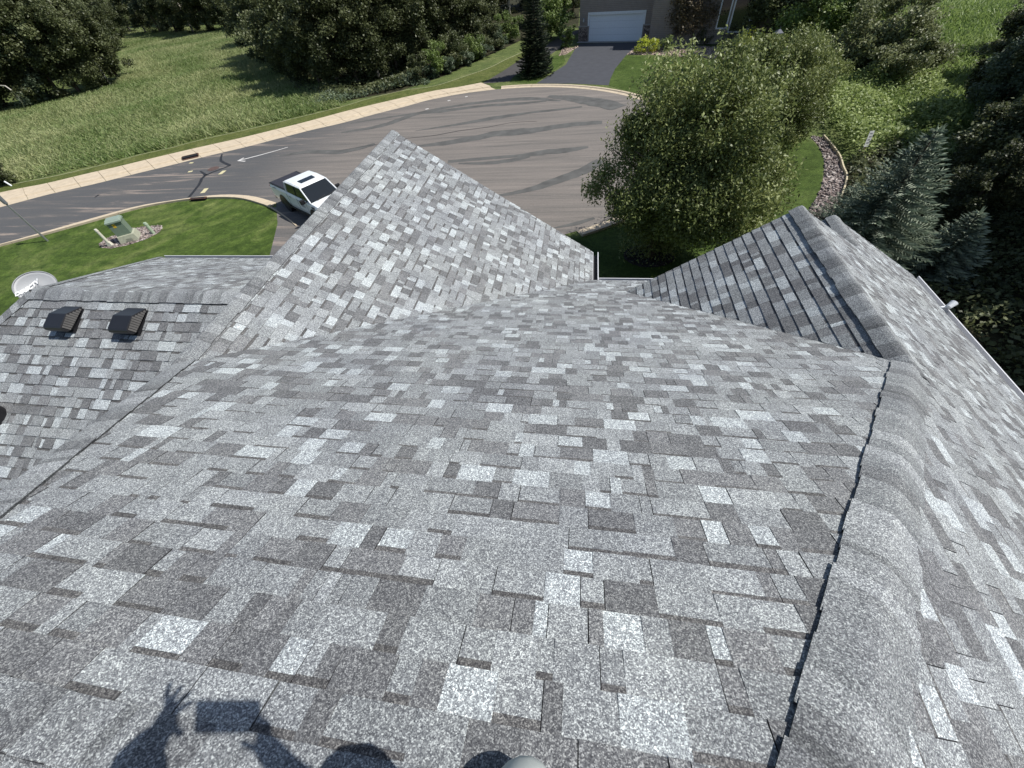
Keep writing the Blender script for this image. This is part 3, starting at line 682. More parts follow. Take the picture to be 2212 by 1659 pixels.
tm = bpy.data.meshes.new_from_object(tmp.evaluated_get(bpy.context.evaluated_depsgraph_get())); bpy.data.objects.remove(tmp)
lt = link('lettering', tm, simple('white_letters', (.85, .86, .87), .5), dish)
def imgdir(v_): a_ = np.array(proj(dc)[:2]); b_ = np.array(proj(dc + v_ * .01)[:2]); return (b_ - a_) * 100
Jm = np.array([imgdir(du), imgdir(dv)]).T; k1 = np.linalg.solve(Jm, np.array([.78, -.62])); k2 = np.linalg.solve(Jm, np.array([-.30, -.95]))
lx = norm(du * k1[0] + dv * k1[1]); ly = norm(du * k2[0] + dv * k2[1])
for v in tm.vertices:
    a, b = v.co.x * 1.0, v.co.y
    P = lx * a + ly * b + du * (-.10) + dv * (.045); r2 = (P @ du / RA) ** 2 + (P @ dv / RB_) ** 2
    v.co = P + nd_ * (.10 * r2 - .1 + .034 + (.002 if v.co.z > 0 else 0))

# ------------------------------------------------------------------ foliage
def leaf_quads(C, size, asp=.55, updir=.45, droop=0.0, seed=0, sizevar=.35):
    r = np.random.default_rng(seed); n = len(C); nn = r.normal(size=(n, 3)); nn[:, 2] = np.abs(nn[:, 2]) + updir; nn /= np.linalg.norm(nn, axis=1)[:, None]
    a = r.normal(size=(n, 3)); a[:, 2] -= droop; a -= nn * (a * nn).sum(1)[:, None]; a /= np.linalg.norm(a, axis=1)[:, None]; b = np.cross(nn, a)
    s = (size * r.uniform(1 - sizevar, 1 + sizevar, n))[:, None]
    V = np.stack([C - a * s * .5, C + b * s * asp * .5, C + a * s * .5 + nn * s * -.08, C - b * s * asp * .5], 1).reshape(-1, 3)
    return V, np.arange(4 * n).reshape(n, 4)
def leaf_mesh(name, V, Fc, v=None, seed=0):
    me = fmesh(name, V, Fc, Fc.shape[1]); at = me.attributes.new('v', 'FLOAT', 'FACE')
    if v is None: v = np.random.default_rng(seed).uniform(0, 1, len(Fc))
    at.data.foreach_set('value', np.asarray(v, np.float32)); return me
def crown_points(n, R, H, z0, clumps, seed, shape='round', fill=.25, csz=.20):
    """leaf positions in clumps spread on and inside an uneven crown"""
    r = np.random.default_rng(seed); d = r.normal(size=(clumps, 3)); d /= np.linalg.norm(d, axis=1)[:, None]
    rad = np.where(r.random(clumps) < fill, r.uniform(.3, .75, clumps), r.uniform(.75, 1.05, clumps))
    lob = 1 + .18 * np.sin(3 * np.arctan2(d[:, 1], d[:, 0]) + seed) + .12 * np.sin(5 * d[:, 2] + 2 * seed)
    rad = rad * lob
    zc = d[:, 2] * rad
    if shape == 'full': wz = np.where(zc < 0, 1.0 - .25 * np.abs(zc), np.sqrt(np.clip(1 - .55 * zc ** 2, .2, 1)))
    else: wz = np.ones(clumps)
    CP = np.stack([d[:, 0] * rad * R * wz, d[:, 1] * rad * R * wz, z0 + H / 2 + zc * H / 2], 1)
    cs = csz * R * r.uniform(.6, 1.4, clumps)
    k = r.integers(0, clumps, n); o = np.clip(r.normal(size=(n, 3)), -1.9, 1.9) * np.array([1, 1, .75])
    P = CP[k] + o * cs[k][:, None] * .62
    tone = r.uniform(0, 1, clumps); v = np.clip(.65 * tone[k] + .35 * r.uniform(0, 1, n), 0, 1)
    return P, v
def trunk_mb(h, r0, limbs=5, seed=0, spread=1.6, lean=0):
    rs = random.Random(seed); mb = MB(); mb.tube([(0, 0, -.1), (lean * .3, 0, h * .35), (lean * .6, .05, h * .7), (lean, 0, h)], [r0 * 1.25, r0, r0 * .7, r0 * .25], 9)
    for i in range(limbs):
        a = rs.uniform(0, 6.28); z = h * rs.uniform(.25, .75); l = spread * rs.uniform(.6, 1.1)
        mb.tube([(lean * z / h, 0, z), (l * .5 * math.cos(a), l * .5 * math.sin(a), z + l * .45), (l * math.cos(a), l * math.sin(a), z + l * .8)], [r0 * .5, r0 * .3, r0 * .1], 6)
    return mb
def make_tree(name, label, cat, loc, R, H, z0, nleaf, lsize, mat, seed, trunk_h=None, clumps=60, group=None, shape='full', asp=.55, droop=0, bark=BARK, csz=.2, fill=.3, updir=.45):
    t = empty(name, loc, 0, label, cat, group)
    P, v = crown_points(nleaf, R, H, z0, clumps, seed, shape, fill, csz); V, Fc = leaf_quads(P, lsize, asp, updir, droop, seed)
    link('crown', leaf_mesh('crown', V, Fc, v), mat, t)
    trunk_mb(trunk_h or (z0 + H * .7), max(.08, R * .045), 6, seed, R * .6).build('trunk', bark, t, smooth=True); return t

# prototypes of forest trees (unit: crown radius about 3.6 m, height 12 m), far forest
protos = []
def place_forest(x, y, s, k, label, group, mats=None, zs=1.0):
    k = k % 5
    if len(protos) <= k:
        while len(protos) <= k:
            i = len(protos); R = 3.4 + .35 * (i % 3); H = 10.5 + i * .5
            P, v = crown_points(26000, R, H, .1, 90, 50 + i, 'full', .35, .19); V, Fc = leaf_quads(P, .27, .62, .55, 0, i)
            me = leaf_mesh('crown', V, Fc, v); me.materials.append(L_DARK if i % 5 != 3 else L_GREY)
            tb = trunk_mb(H * .85, .2, 7, i, 2.2); tm_ = bpy.data.meshes.new('trunk'); tm_.from_pydata(tb.v, [], tb.f); tm_.materials.append(BARK if i != 2 else PALE_BARK)
            protos.append((me, tm_))
    t = empty('leafy_tree', (x, y, 0), random.uniform(0, 6.28), label, 'tree', group); t.scale = (s, s, s * zs)
    a = bpy.data.objects.new('crown', protos[k][0]); COL.objects.link(a); a.parent = t
    b = bpy.data.objects.new('trunk', protos[k][1]); COL.objects.link(b); b.parent = t
    return t
ORD = ['first', 'second', 'third', 'fourth', 'fifth', 'sixth', 'seventh', 'eighth', 'ninth', 'tenth', 'eleventh', 'twelfth', 'thirteenth', 'fourteenth']
def forest(spots, label, group, back=False):
    for i, sp in enumerate(spots):
        px, py, s = sp[:3]; g = G(px, py); place_forest(g[0], g[1], s, random.randrange(5), label % ORD[sorted(q[0] for q in spots).index(px)] if '%s' in label else label, group)
# left wood
forest([(-70, 262, 1.0), (-20, 250, .9), (20, 236, 1.05), (60, 232, .85), (100, 222, 1.0), (140, 214, .95), (178, 206, 1.0), (212, 198, .9), (240, 186, .95), (258, 172, .85)],
       'dense dark leafy tree, %s from the left at the field edge of the left wood', 'trees of the left wood edge')
forest([(-60, 200, 1.1), (0, 190, 1.1), (50, 185, 1.15), (100, 175, 1.1), (150, 165, 1.1), (200, 150, 1.1), (235, 140, 1.0), (-40, 140, 1.2), (30, 130, 1.2), (100, 120, 1.2), (160, 110, 1.2), (215, 105, 1.1), (250, 110, 1.0), (0, 80, 1.3), (80, 75, 1.3), (160, 70, 1.3), (230, 70, 1.2)],
       'dark tree deep inside the left wood, its crown merged with its neighbours', 'trees inside the left wood')
# back row beyond the field
forest([(285, 72, .95), (318, 74, .9), (350, 74, .95), (385, 74, 1.0), (420, 73, 1.0), (455, 72, 1.0), (490, 68, 1.0), (525, 62, 1.0), (560, 60, 1.0)],
       'dark tree, %s from the left in the row closing the far end of the field', 'trees at the far end of the field')
forest([(300, 50, 1.3), (345, 50, 1.25), (390, 48, 1.3), (440, 46, 1.4), (500, 42, 1.4), (560, 38, 1.4), (620, 34, 1.4)],
       'tall dark tree behind the row at the far end of the field', 'trees behind the far end of the field')
# centre wood
forest([(592, 135, .85), (622, 160, .85), (655, 178, .8), (695, 188, .85), (735, 190, .8), (775, 184, .85), (820, 172, .85), (860, 158, .8), (905, 146, .85), (950, 128, .85), (990, 112, .85), (1030, 95, .85)],
       'dark leafy tree, %s from the left at the roadside edge of the centre wood', 'trees of the centre wood edge')
forest([(580, 95, 1.0), (620, 115, 1.05), (665, 135, 1.05), (710, 145, 1.1), (760, 140, 1.1), (810, 128, 1.1), (860, 115, 1.1), (910, 100, 1.1), (955, 85, 1.1), (1000, 72, 1.1), (1045, 58, 1.1), (640, 75, 1.2), (700, 90, 1.2), (760, 88, 1.2), (820, 78, 1.2), (880, 64, 1.2), (940, 48, 1.2), (1000, 35, 1.2), (1060, 25, 1.2), (1100, 30, 1.1), (1130, 12, 1.1), (1180, 10, 1.1), (1215, 8, 1.1), (1170, 52, .8), (1205, 44, .7), (1238, 40, .6), (1238, 15, .9)],
       'dark tree deep inside the centre wood, its crown merged with its neighbours', 'trees inside the centre wood')
# right wood (near, right of our house)
for i, (x, y, s) in enumerate([(20.0, 10.0, .9), (20.5, 14.5, .95), (21.5, 19.0, .85), (23.0, 23.5, .85), (25.5, 28.0, .85), (24.5, 6.5, 1.0), (19.5, 5.5, .85), (17.2, 1.5, .8), (25.5, 17.0, 1.1), (28.5, 22.0, 1.1), (30.5, 31.5, .9), (34.5, 37.0, .9), (24.5, 11.0, 1.15), (30, 14, 1.2), (27, 2, 1.1)] + [(*G(a_, b_)[:2], c_) for a_, b_, c_ in ((2110, 250, .5), (2185, 175, .55), (2250, 110, .6), (2085, 330, .45), (2160, 330, .6), (2060, 430, .38), (2140, 440, .5), (2230, 250, .7), (2320, 160, .8), (2030, 520, .3))]):
    place_forest(x, y, s, i, 'dark tree of the shaded wood to the right of the roof', 'trees of the right wood')
# trees around the neighbour
def treeG(name, label, px, py, *a, **k): g = G(px, py); return make_tree(name, label, 'tree', g, *a, **k)
treeG('bronze_tree', 'bronze leaved crab apple tree in front of the neighbouring house wall', 1492, 90, 2.8, 5.6, .3, 26000, .20, L_BROWN, 21, clumps=110, csz=.26)
treeG('maple_tree', 'large dark green tree behind the lantern post', 1672, 96, 4.2, 8.5, .3, 30000, .28, L_DARK, 22, clumps=60)
treeG('maple_tree', 'mid green tree right of the dark tree, beside the meadow', 1770, 120, 3.4, 7.5, .2, 26000, .24, L_GREEN, 23, clumps=60)
treeG('willow_tree', 'soft olive green tree leaning over the brush before the meadow', 1868, 160, 2.8, 4.4, .1, 22000, .20, L_OLIVE, 24, clumps=70)
treeG('willow_tree', 'low olive brown willow bush at the left edge of the meadow', 1935, 185, 2.2, 2.6, .1, 15000, .18, L_OLIVE, 25, clumps=60)
treeG('leafy_tree', 'bright yellow green tree behind the dark spruce by the path', 1190, 85, 2.2, 4.2, .3, 6000, .24, L_GREEN, 26, clumps=35)
# understory shrubs along the centre wood
SHR = [(892, 183, 1.0, 1.1), (908, 178, 1.5, 2.2), (932, 173, .9, 1.2), (946, 166, 1.6, 2.6), (968, 160, 1.1, 1.4), (984, 151, 1.8, 3.0), (1008, 145, 1.0, 1.5), (1020, 134, 1.7, 2.2), (1042, 128, 1.1, 1.3), (1055, 116, 1.9, 3.2), (1078, 108, 1.2, 1.8), (1098, 94, 1.8, 3.0), (868, 190, .8, .9)]
for i, (px, py, r_, h_) in enumerate(SHR):
    g = G(px, py - 3); k_ = sorted(q[0] for q in SHR).index(px)
    make_tree('shrub', 'loose grey green shrub, %s from the left along the verge of the centre wood' % ORD[k_], 'shrub', g, r_, h_, 0, int(1300 * r_ * h_) + 500, .17, [L_GREY, L_DARK, L_GREY, L_GREEN][i % 4], 30 + i, .8, 22, 'shrubs along the verge')
g = G(15, 398); make_tree('shrub', 'small dark bush at the left picture edge beside the pavement', 'shrub', g, 1.2, 1.8, 0, 2500, .18, L_DARK, 45, .8, 20)
mb = MB(); g = G(26, 402); mb.tube([g, g + np.array([-.35, .05, .35])], .06, 8); tag(mb.build('white_stake', WHITE), 'short white stake leaning by the small bush at the left edge', 'stake')
# bleached branch arching out of the left wood
g = G(60, 238); mb = MB(); A0 = G(-6, 184, 3.0); A1 = G(25, 195, 2.6); A2 = G(48, 222, 1.2); mb.tube([A0, G(12, 186, 2.9), A1, G(38, 208, 1.9), A2, G(56, 240, 0)], [.05, .07, .07, .05, .04, .03], 6); tag(mb.build('dead_branch', PALE_BARK), 'bleached dead branch arching out of the left wood', 'branch')

# pear tree(s)
def pear(label, px, py, R, H, z0, n, seed, off=(0, 0), clumps=90, lsz=.105):
    g = G(px, py); t = empty('pear_tree', g, 0, label, 'tree')
    P, v = crown_points(n, R, H, z0, clumps, seed, 'full', .32, .20); P[:, 0] += off[0]; P[:, 1] += off[1]
    V, Fc = leaf_quads(P, lsz, .45, .3, .9, seed); link('crown', leaf_mesh('crown', V, Fc, v), L_PEAR, t)
    # shoots standing out of the top
    r = np.random.default_rng(seed + 5); S_ = []
    for i in range(46):
        a = r.uniform(0, 6.28); q = r.uniform(.2, .85); b0 = np.array([off[0] + math.cos(a) * q * R, off[1] + math.sin(a) * q * R, z0 + H * (.5 + .5 * math.sqrt(1 - q * q)) - .3]); L_ = r.uniform(.5, 1.1)
        dr_ = norm([math.cos(a) * .25, math.sin(a) * .25, 1]); S_.append(b0 + dr_ * (r.uniform(0, L_, 60))[:, None] + r.normal(size=(60, 3)) * .07)
    S_ = np.concatenate(S_); V, Fc = leaf_quads(S_, lsz, .4, .3, 1.0, seed + 9); link('young_shoots', leaf_mesh('young_shoots', V, Fc), L_PEAR, t)
    mbt = trunk_mb(H * .8, .13, 9, seed, R * .75); mbt.build('trunk', BARK, t, smooth=True); return t
pear('large glossy pear tree with a rounded crown in front of the turning circle', 1405, 556, 2.9, 6.4, .35, 165000, 61, (.85, .25), 180, .118)
pear('pear tree behind and right of the largest one, crown touching it', 1632, 325, 2.5, 4.6, .3, 75000, 62, (.1, 0), 110, .13)
pear('smaller pear tree between the lantern and the river rock bed', 1700, 235, 2.3, 3.3, .2, 45000, 63, (0, 0), 80, .14)

# spruces
def spruce(name, label, loc, R, H, mat, seed, n_lev=20, per=14, tw=.16, z0=.1, cand=True, cat='tree', dens=1.0):
    r = np.random.default_rng(seed); t = empty(name, loc, 0, label, cat); V = []; Vv = []; mb = MB(); mb.tube([(0, 0, 0), (0, 0, H * .6), (0, 0, H)], [R * .05 + .03, R * .03, .012], 7)
    def twig(p, d, l, wd, v):
        d = d / np.linalg.norm(d); s = np.cross(d, [0, 0, 1.]); s /= max(1e-6, np.linalg.norm(s)); u = np.cross(s, d)
        for q in (s * .9 + u * .3, u * .9 - s * .4):
            V.extend([p - q * wd * .3, p + d * l * .5 - q * wd * .55, p + d * l, p + d * l * .5 + q * wd * .55]); Vv.append(v)
    for i in range(n_lev):
        f = i / (n_lev - 1); z = z0 + (H - z0) * f ** .92; Rl = R * (1 - f) ** .8 * r.uniform(.85, 1.12) + .05; nb = max(5, int(per * (1 - f * .55)))
        for k in range(nb):
            a = k * 6.283 / nb + r.uniform(-.25, .25) + i * .7; L_ = Rl * r.uniform(.75, 1.12); da = np.array([math.cos(a), math.sin(a), 0])
            ns = max(4, int(L_ / tw * 1.6 * dens)); v0 = r.uniform(0, 1)
            for j in range(ns):
                g_ = (j + .5) / ns; p = da * L_ * g_ + np.array([0, 0, z - L_ * .28 * g_ + L_ * .22 * g_ * g_])
                for sd_ in (-1, 1):
                    lat = np.array([-da[1], da[0], 0]) * sd_; ll = tw * r.uniform(.8, 1.5) * (1.35 - g_ * .6) * (1.0 + .8 * (L_ > 1))
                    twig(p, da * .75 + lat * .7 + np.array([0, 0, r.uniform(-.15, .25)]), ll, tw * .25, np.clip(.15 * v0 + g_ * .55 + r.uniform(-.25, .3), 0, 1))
            tip = da * L_ + np.array([0, 0, z - L_ * .06]); twig(tip - da * .05, da + np.array([0, 0, .25]), tw * 1.5, tw * .34, .95)
    if cand:
        for q in range(5): twig(np.array([0, 0, H - .1]), np.array([r.uniform(-.4, .4), r.uniform(-.4, .4), 1.]), tw * 2.2, tw * .3, 1)
    V = np.array(V); link('foliage', leaf_mesh('foliage', V, np.arange(len(V)).reshape(-1, 4), Vv), mat, t); mb.build('trunk', BARK, t, smooth=True); return t
spruce('spruce_tree', 'dark conical spruce between the path and the dark asphalt drive', G(1157, 163), 1.65, 7.4, L_SPRUCE, 71, 36, 17, .25)
spruce('blue_spruce', 'large blue spruce beside the right roof edge', (11.0, 15.4, 0), 2.35, 4.7, L_BLUE, 72, 26, 17, .165, dens=.95)
spruce('blue_spruce', 'lower blue spruce close behind the large one, toward the right wood', (13.4, 14.6, 0), 1.3, 2.4, L_BLUE, 75, 20, 15, .165)
spruce('blue_spruce', 'small blue spruce at the near end of the river rock bed', (11.6, 18.6, 0), 1.1, 1.7, L_BLUE, 73, 13, 13, .11)
spruce('blue_spruce', 'low blue spruce just behind the right gable peak', (10.4, 15.9, 0), 1.0, 2.4, L_BLUE, 74, 15, 13, .11)

# clipped shrubs by the neighbour's house
def ball(name, label, px, py, r_, h_, mat, seed, cat='shrub', group=None, n=1800, ls=.10):
    g = G(px, py); t = empty(name, g, 0, label, cat, group); P, v = crown_points(n, r_, h_, 0, 60, seed, 'round', .2, .22); V, Fc = leaf_quads(P, ls, .6, .6, 0, seed)
    link('foliage', leaf_mesh('foliage', V, Fc, v), mat, t); mb = MB(); mb.tube([(0, 0, 0), (0, 0, h_ * .5)], .05, 6); mb.build('stem', BARK, t)
ball('round_shrub', 'yellow round shrub nearest the dark drive', 1383.5, 115, .68, 1.25, L_YEL, 81); ball('round_shrub', 'yellow round shrub in the middle of the clipped row', 1410, 113, .68, 1.25, L_YEL, 82)
ball('round_shrub', 'greener round shrub right of the two yellow ones', 1438, 110, .68, 1.25, L_GREEN, 83)
ball('arborvitae', 'upright clipped arborvitae at the corner of the garage', 1223, 104, .85, 3.0, L_BOX, 84, n=4000, ls=.14)
ball('round_shrub', 'small round green shrub under the neighbouring window', 1553, 82, .8, 1.5, L_BOX, 85)
ball('flowering_shrub', 'yellow tinged shrub left of the lantern post', 1612, 118, 1.0, 1.8, L_YEL, 86, n=1300, ls=.13); ball('round_shrub', 'dark green shrub in the bed left of the lantern', 1580, 100, 1.2, 1.6, L_DARK, 87)
ball('round_shrub', 'dark shrub behind the lantern post', 1700, 118, 1.4, 1.9, L_DARK, 88, n=2400, ls=.14); ball('round_shrub', 'dark low shrub right of the bronze leaved tree', 1520, 96, 1.0, 1.3, L_DARK, 89)

# grasses
def in_poly(x, y, P):
    P = np.array(P); ins = np.zeros(len(x), bool); j = len(P) - 1
    for i in range(len(P)):
        c = ((P[i, 1] > y) != (P[j, 1] > y)) & (x < (P[j, 0] - P[i, 0]) * (y - P[i, 1]) / (P[j, 1] - P[i, 1] + 1e-9) + P[i, 0]); ins ^= c; j = i
    return ins
def scatter(poly_px, dens, seed, cap):
    """points evenly spread over a ground polygon"""
    W = np.array([G(*p)[:2] for p in poly_px]); lo, hi = W.min(0), W.max(0); r = np.random.default_rng(seed)
    n = int(min(cap * 3, dens * np.prod(hi - lo))); P = r.uniform(lo, hi, (n, 2)); P = P[in_poly(P[:, 0], P[:, 1], W)]
    return P[:cap]
def grass(name, label, P, h, wd, mat, seed, blades=3, patch=.12):
    r = np.random.default_rng(seed); n = len(P); B = np.repeat(P, blades, 0) + r.normal(size=(n * blades, 2)) * wd * 1.5; N_ = len(B)
    hh = h * r.uniform(.5, 1.3, N_) * (.75 + .5 * (np.sin(B[:, 0] * .35 + 1.3 * np.sin(B[:, 1] * .22)) * .5 + .5)); a = r.uniform(0, 6.28, N_); ln = r.normal(size=(N_, 2)) * hh[:, None] * .75 + np.array([-.03, -.02])
    base = np.c_[B, np.zeros(N_)]; s = np.c_[np.cos(a), np.sin(a), np.zeros(N_)] * wd; tip = base + np.c_[ln, hh]
    V = np.stack([base - s * .5, base + s * .5, tip + s * .22, tip - s * .22], 1).reshape(-1, 3)
    tone = .5 + .28 * np.sin(B[:, 0] * .31 + 2.1 * np.sin(B[:, 1] * .17)) + .22 * np.sin(B[:, 1] * .53 + 1.7 * np.sin(B[:, 0] * .41)); v = np.clip(tone * .6 + r.uniform(-.25, .45, N_), 0, 1)
    return tag(link(name, leaf_mesh(name, V, np.arange(4 * N_).reshape(-1, 4), v), mat), label, kind='stuff')
grass('tall_grass', 'rough tall grass covering the field beyond the far pavement', scatter([(-60, 412), (0, 399), (120, 376), (253, 345), (367, 317), (430, 300), (527, 279), (590, 264), (667, 246), (737, 229), (760, 200), (700, 185), (620, 150), (575, 100), (560, 60), (270, 66), (262, 176), (250, 190), (150, 205), (0, 240), (-60, 255)], 22, 91, 90000), .40, .10, L_TALL, 91)
grass('meadow_grass', 'bright green meadow grass at the upper right', scatter([(1700, 0), (2330, 0), (2330, 90), (2190, 200), (2080, 300), (2000, 320), (1930, 310), (1850, 300), (1780, 230), (1820, 120)], 14, 92, 60000), .5, .15, L_MEAD, 92)
def carpet(name, label, P, h, ls, mat, seed, per=3):
    r = np.random.default_rng(seed); Q = np.repeat(P, per, 0); Q = Q + r.normal(size=Q.shape) * .1; hm = h * (.45 + .55 * (np.sin(Q[:, 0] * .9 + 1.1 * np.sin(Q[:, 1] * .7)) * .5 + .5))
    C_ = np.c_[Q, hm * r.uniform(.25, 1, len(Q))]; V, Fc = leaf_quads(C_, ls, .7, .8, 0, seed); v = np.clip(.5 + .4 * np.sin(Q[:, 0] * 1.3 + Q[:, 1] * .8) * .6 + r.uniform(-.4, .4, len(Q)), 0, 1)
    return tag(link(name, leaf_mesh(name, V, Fc, v), mat), label, kind='stuff')
carpet('undergrowth', 'tangle of bright green vines and brush between the rock bed and the meadow', scatter([(1770, 190), (1900, 170), (2000, 200), (2050, 290), (2030, 380), (1960, 360), (1900, 330), (1860, 360), (1835, 345), (1805, 310), (1780, 275)], 60, 93, 24000), 1.4, .16, L_VINE, 93)
carpet('undergrowth', 'dark low brush on the floor of the right wood', scatter([(1835, 350), (1900, 330), (2060, 360), (2290, 420), (2290, 1000), (2212, 900), (2060, 720), (1990, 640), (1900, 520), (1830, 440)], 45, 94, 16000), .9, .17, L_DARK, 94)
carpet('undergrowth', 'dark brush on the floor under the centre wood', scatter([(640, 205), (760, 214), (860, 196), (960, 160), (1060, 112), (1100, 85), (1000, 70), (900, 110), (760, 150), (640, 170)], 12, 95, 9000), 1.0, .26, L_DARK, 95)
carpet('undergrowth', 'grey green weeds along the edge of the centre wood beside the verge', scatter([(660, 232), (737, 224), (805, 205), (880, 188), (930, 182), (925, 176), (870, 182), (780, 200), (700, 206), (650, 214)], 30, 96, 5000), .6, .2, L_GREY, 96)
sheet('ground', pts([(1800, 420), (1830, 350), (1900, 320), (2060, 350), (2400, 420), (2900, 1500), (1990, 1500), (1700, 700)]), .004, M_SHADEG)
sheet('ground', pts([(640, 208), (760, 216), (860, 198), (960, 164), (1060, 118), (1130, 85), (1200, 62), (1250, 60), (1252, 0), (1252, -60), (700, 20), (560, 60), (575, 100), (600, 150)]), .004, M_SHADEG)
sheet('ground', pts([(1640, -40), (2600, -40), (2400, 60), (2090, 140), (2010, 260), (1930, 320), (1850, 310), (1780, 230), (1820, 120)]), .0045, M_MEAD)

# ------------------------------------------------------------------ neighbouring house
gL, gR = G(1271, 90.3), G(1384, 88.5); ax = norm((gR - gL) * np.array([1, 1, 0])); ang = math.atan2(ax[1], ax[0]); DW = np.linalg.norm(gR - gL)
nh = empty('neighbour_house', (gL[0], gL[1], 0), ang, 'taupe sided house with a white garage door at the end of the dark drive', 'house')
def siding_mat():
    mt, t, b = newmat('taupe_siding'); v = coords(t)
    sp = t.nodes.new('ShaderNodeSeparateXYZ'); t.links.new(v, sp.inputs[0]); md = N(t, 'ShaderNodeMath', operation='MULTIPLY'); md.inputs[1].default_value = 6.5; t.links.new(sp.outputs[2], md.inputs[0])
    fr = N(t, 'ShaderNodeMath', operation='FRACT'); t.links.new(md.outputs[0], fr.inputs[0])
    c = ramp(t, fr.outputs[0], [(0, (.12, .10, .09)), (.16, (.30, .255, .225)), (1, (.33, .28, .25))]); n_ = noise(t, v, 2.5, 3); c = mixc(t, 1.0, c, ramp(t, n_, [(.3, (.93, .93, .93)), (.7, (1.07, 1.07, 1.07))]), 'MULTIPLY')
    t.links.new(c, b.inputs['Base Color']); b.inputs['Roughness'].default_value = .75; bump(t, b, fr.outputs[0], .5, .03); return mt
SD = siding_mat(); STN = rock_mat('stone_veneer', [(0, (.16, .12, .10)), (.5, (.30, .23, .20)), (1, (.42, .34, .30))], 6)
D_H = 2.37
def part(name, mat, boxes, parent=nh, bevel=0):
    mb = MB()
    for b in boxes: mb.box(((b[0] + b[1]) / 2, (b[2] + b[3]) / 2, (b[4] + b[5]) / 2), (b[1] - b[0], b[3] - b[2], b[5] - b[4]))
    return mb.build(name, mat, parent, bevel=bevel)
WL, WR = -1.25, DW + 1.3
part('wall', SD, [(WL, -.02, 0, .3, .0, 6.2), (DW + .02, WR, 0, .3, .0, 6.2), (-.02, DW + .02, .001, .3, D_H + .02, 6.2), (WL, WL + .3, .31, 9, 0, 6.2), (WR - .3, WR, .31, 6, 0, 6.2)])
part('stone_veneer', STN, [(WL - .05, -.2, -.09, -.003, 0, 1.35)]); part('stone_veneer', STN, [(DW + .2, WR + .05, -.09, -.003, 0, 1.35)])
part('veneer_cap', simple('cap_stone', (.42, .38, .35), .8), [(WL - .08, -.18, -.12, -.002, 1.353, 1.42), (DW + .18, WR + .08, -.12, -.002, 1.353, 1.42)])
gd = part('garage_door', simple('garage_white', (.80, .84, .90), .5, .03), [(0.004, DW - .004, .14, .18, i * D_H / 4 + .006, (i + 1) * D_H / 4 - .006) for i in range(4)])
part('panel_joint', simple('joint_grey', (.35, .38, .42), .6), [(0.01, DW - .01, .155, .176, i * D_H / 4 - .008, i * D_H / 4 + .008) for i in range(1, 4)], gd)
part('door_frame', TRIMW, [(-.2, 0, -.03, .13, 1.425, D_H + .001), (DW, DW + .2, -.03, .13, 1.425, D_H + .001), (-.2, DW + .2, -.031, .12, D_H + .002, D_H + .24), (-.02, .0, .02, .131, 0, 1.42), (DW, DW + .02, .02, .131, 0, 1.42)])
part('apron', simple('apron_concrete', (.33, .32, .31), .85), [(WL, WR, -.7, -.13, 0.015, .05)])
lm = part('wall_lamp', simple('lamp_pewter', (.35, .36, .38), .4), [(-.78, -.60, -.16, -.005, 1.75, 2.15)], bevel=.04); part('lamp_glass', simple('frosted_glass', (.6, .6, .58), .3), [(-.76, -.62, -.18, -.162, 1.82, 2.02)], lm)
# set-back wing with the tall window
wx, wy = G(1536, 82)[:2], G(1625, 80)[:2]
def loc(px, py, z=0):
    g = G(px, py, z) - np.array([gL[0], gL[1], 0]); return g[0] * math.cos(-ang) - g[1] * math.sin(-ang), g[0] * math.sin(-ang) + g[1] * math.cos(-ang)
x0, y0 = loc(1566, 95); x1, _ = loc(1640, 88); yy = y0
part('wall', SD, [(WR + .01, x1 + .6, yy, yy + .3, 0, 6.0)])
xa, xb = loc(1571, 83)[0], loc(1618, 80)[0]
part('stone_veneer', STN, [(x1 - .3, x1 + .7, yy - .1, yy - .003, 0, 1.3)])
cz = 1.0
def window(xl, xr, zb, zt):
    f_ = part('window', TRIMW, [(xl - .12, xl, yy - .06, yy - .004, zb - .12, zt + .12), (xr, xr + .12, yy - .06, yy - .004, zb - .12, zt + .12), (xl + .001, xr - .001, yy - .06, yy - .004, zb - .12, zb), (xl + .001, xr - .001, yy - .06, yy - .004, zt, zt + .12)])
    mt, t, b = newmat('window_glass'); b.inputs['Base Color'].default_value = (.02, .022, .025, 1); b.inputs['Roughness'].default_value = .08; b.inputs['Specular IOR Level'].default_value = .8
    part('pane', mt, [(xl + .002, xr - .002, yy - .03, yy - .01, zb + .002, zt - .002)], f_)
window(xa + .15, xb - .35, cz, 4.0); window(xa - 1.1, xa - .25, cz + .3, 3.9)
part('corner_board', simple('grey_green_trim', (.22, .26, .25), .6), [(xb - .12, xb + .25, yy - .08, yy - .005, 0.9, 5.9)])
dsx = loc(1616, 62)[0]; mb = MB(); mb.tube([(dsx + .4, yy - .12, 3.5), (dsx + .4, yy - .14, .95), (dsx + .35, yy - .4, .6), (dsx + .1, yy - 1.1, .15)], .09, 8); mb.build('downspout', WHITE, nh)
RFM = simple('neighbour_shingle', (.14, .13, .13), .85, .25, 5)
mb = MB(); a = [(WL - .5, -.5, 6.2), (WR + .5, -.5, 6.2), (WR + .5, 9.5, 6.2), (WL - .5, 9.5, 6.2), ((WL + WR) / 2, 1.5, 9.0), ((WL + WR) / 2, 8, 9.0)]
mb.add(a, [(0, 1, 4), (1, 2, 5, 4), (2, 3, 5), (3, 0, 4, 5), (3, 2, 1, 0)]); mb.build('roof', RFM, nh)
mb = MB(); a = [(WR + .51, yy - .5, 6.0), (x1 + 1.1, yy - .5, 6.0), (x1 + 1.1, yy + 8, 6.0), (WR + .51, yy + 8, 6.0), (WR + 1.2, yy + 3.6, 8.4), (x1 + .2, yy + 3.6, 8.4)]
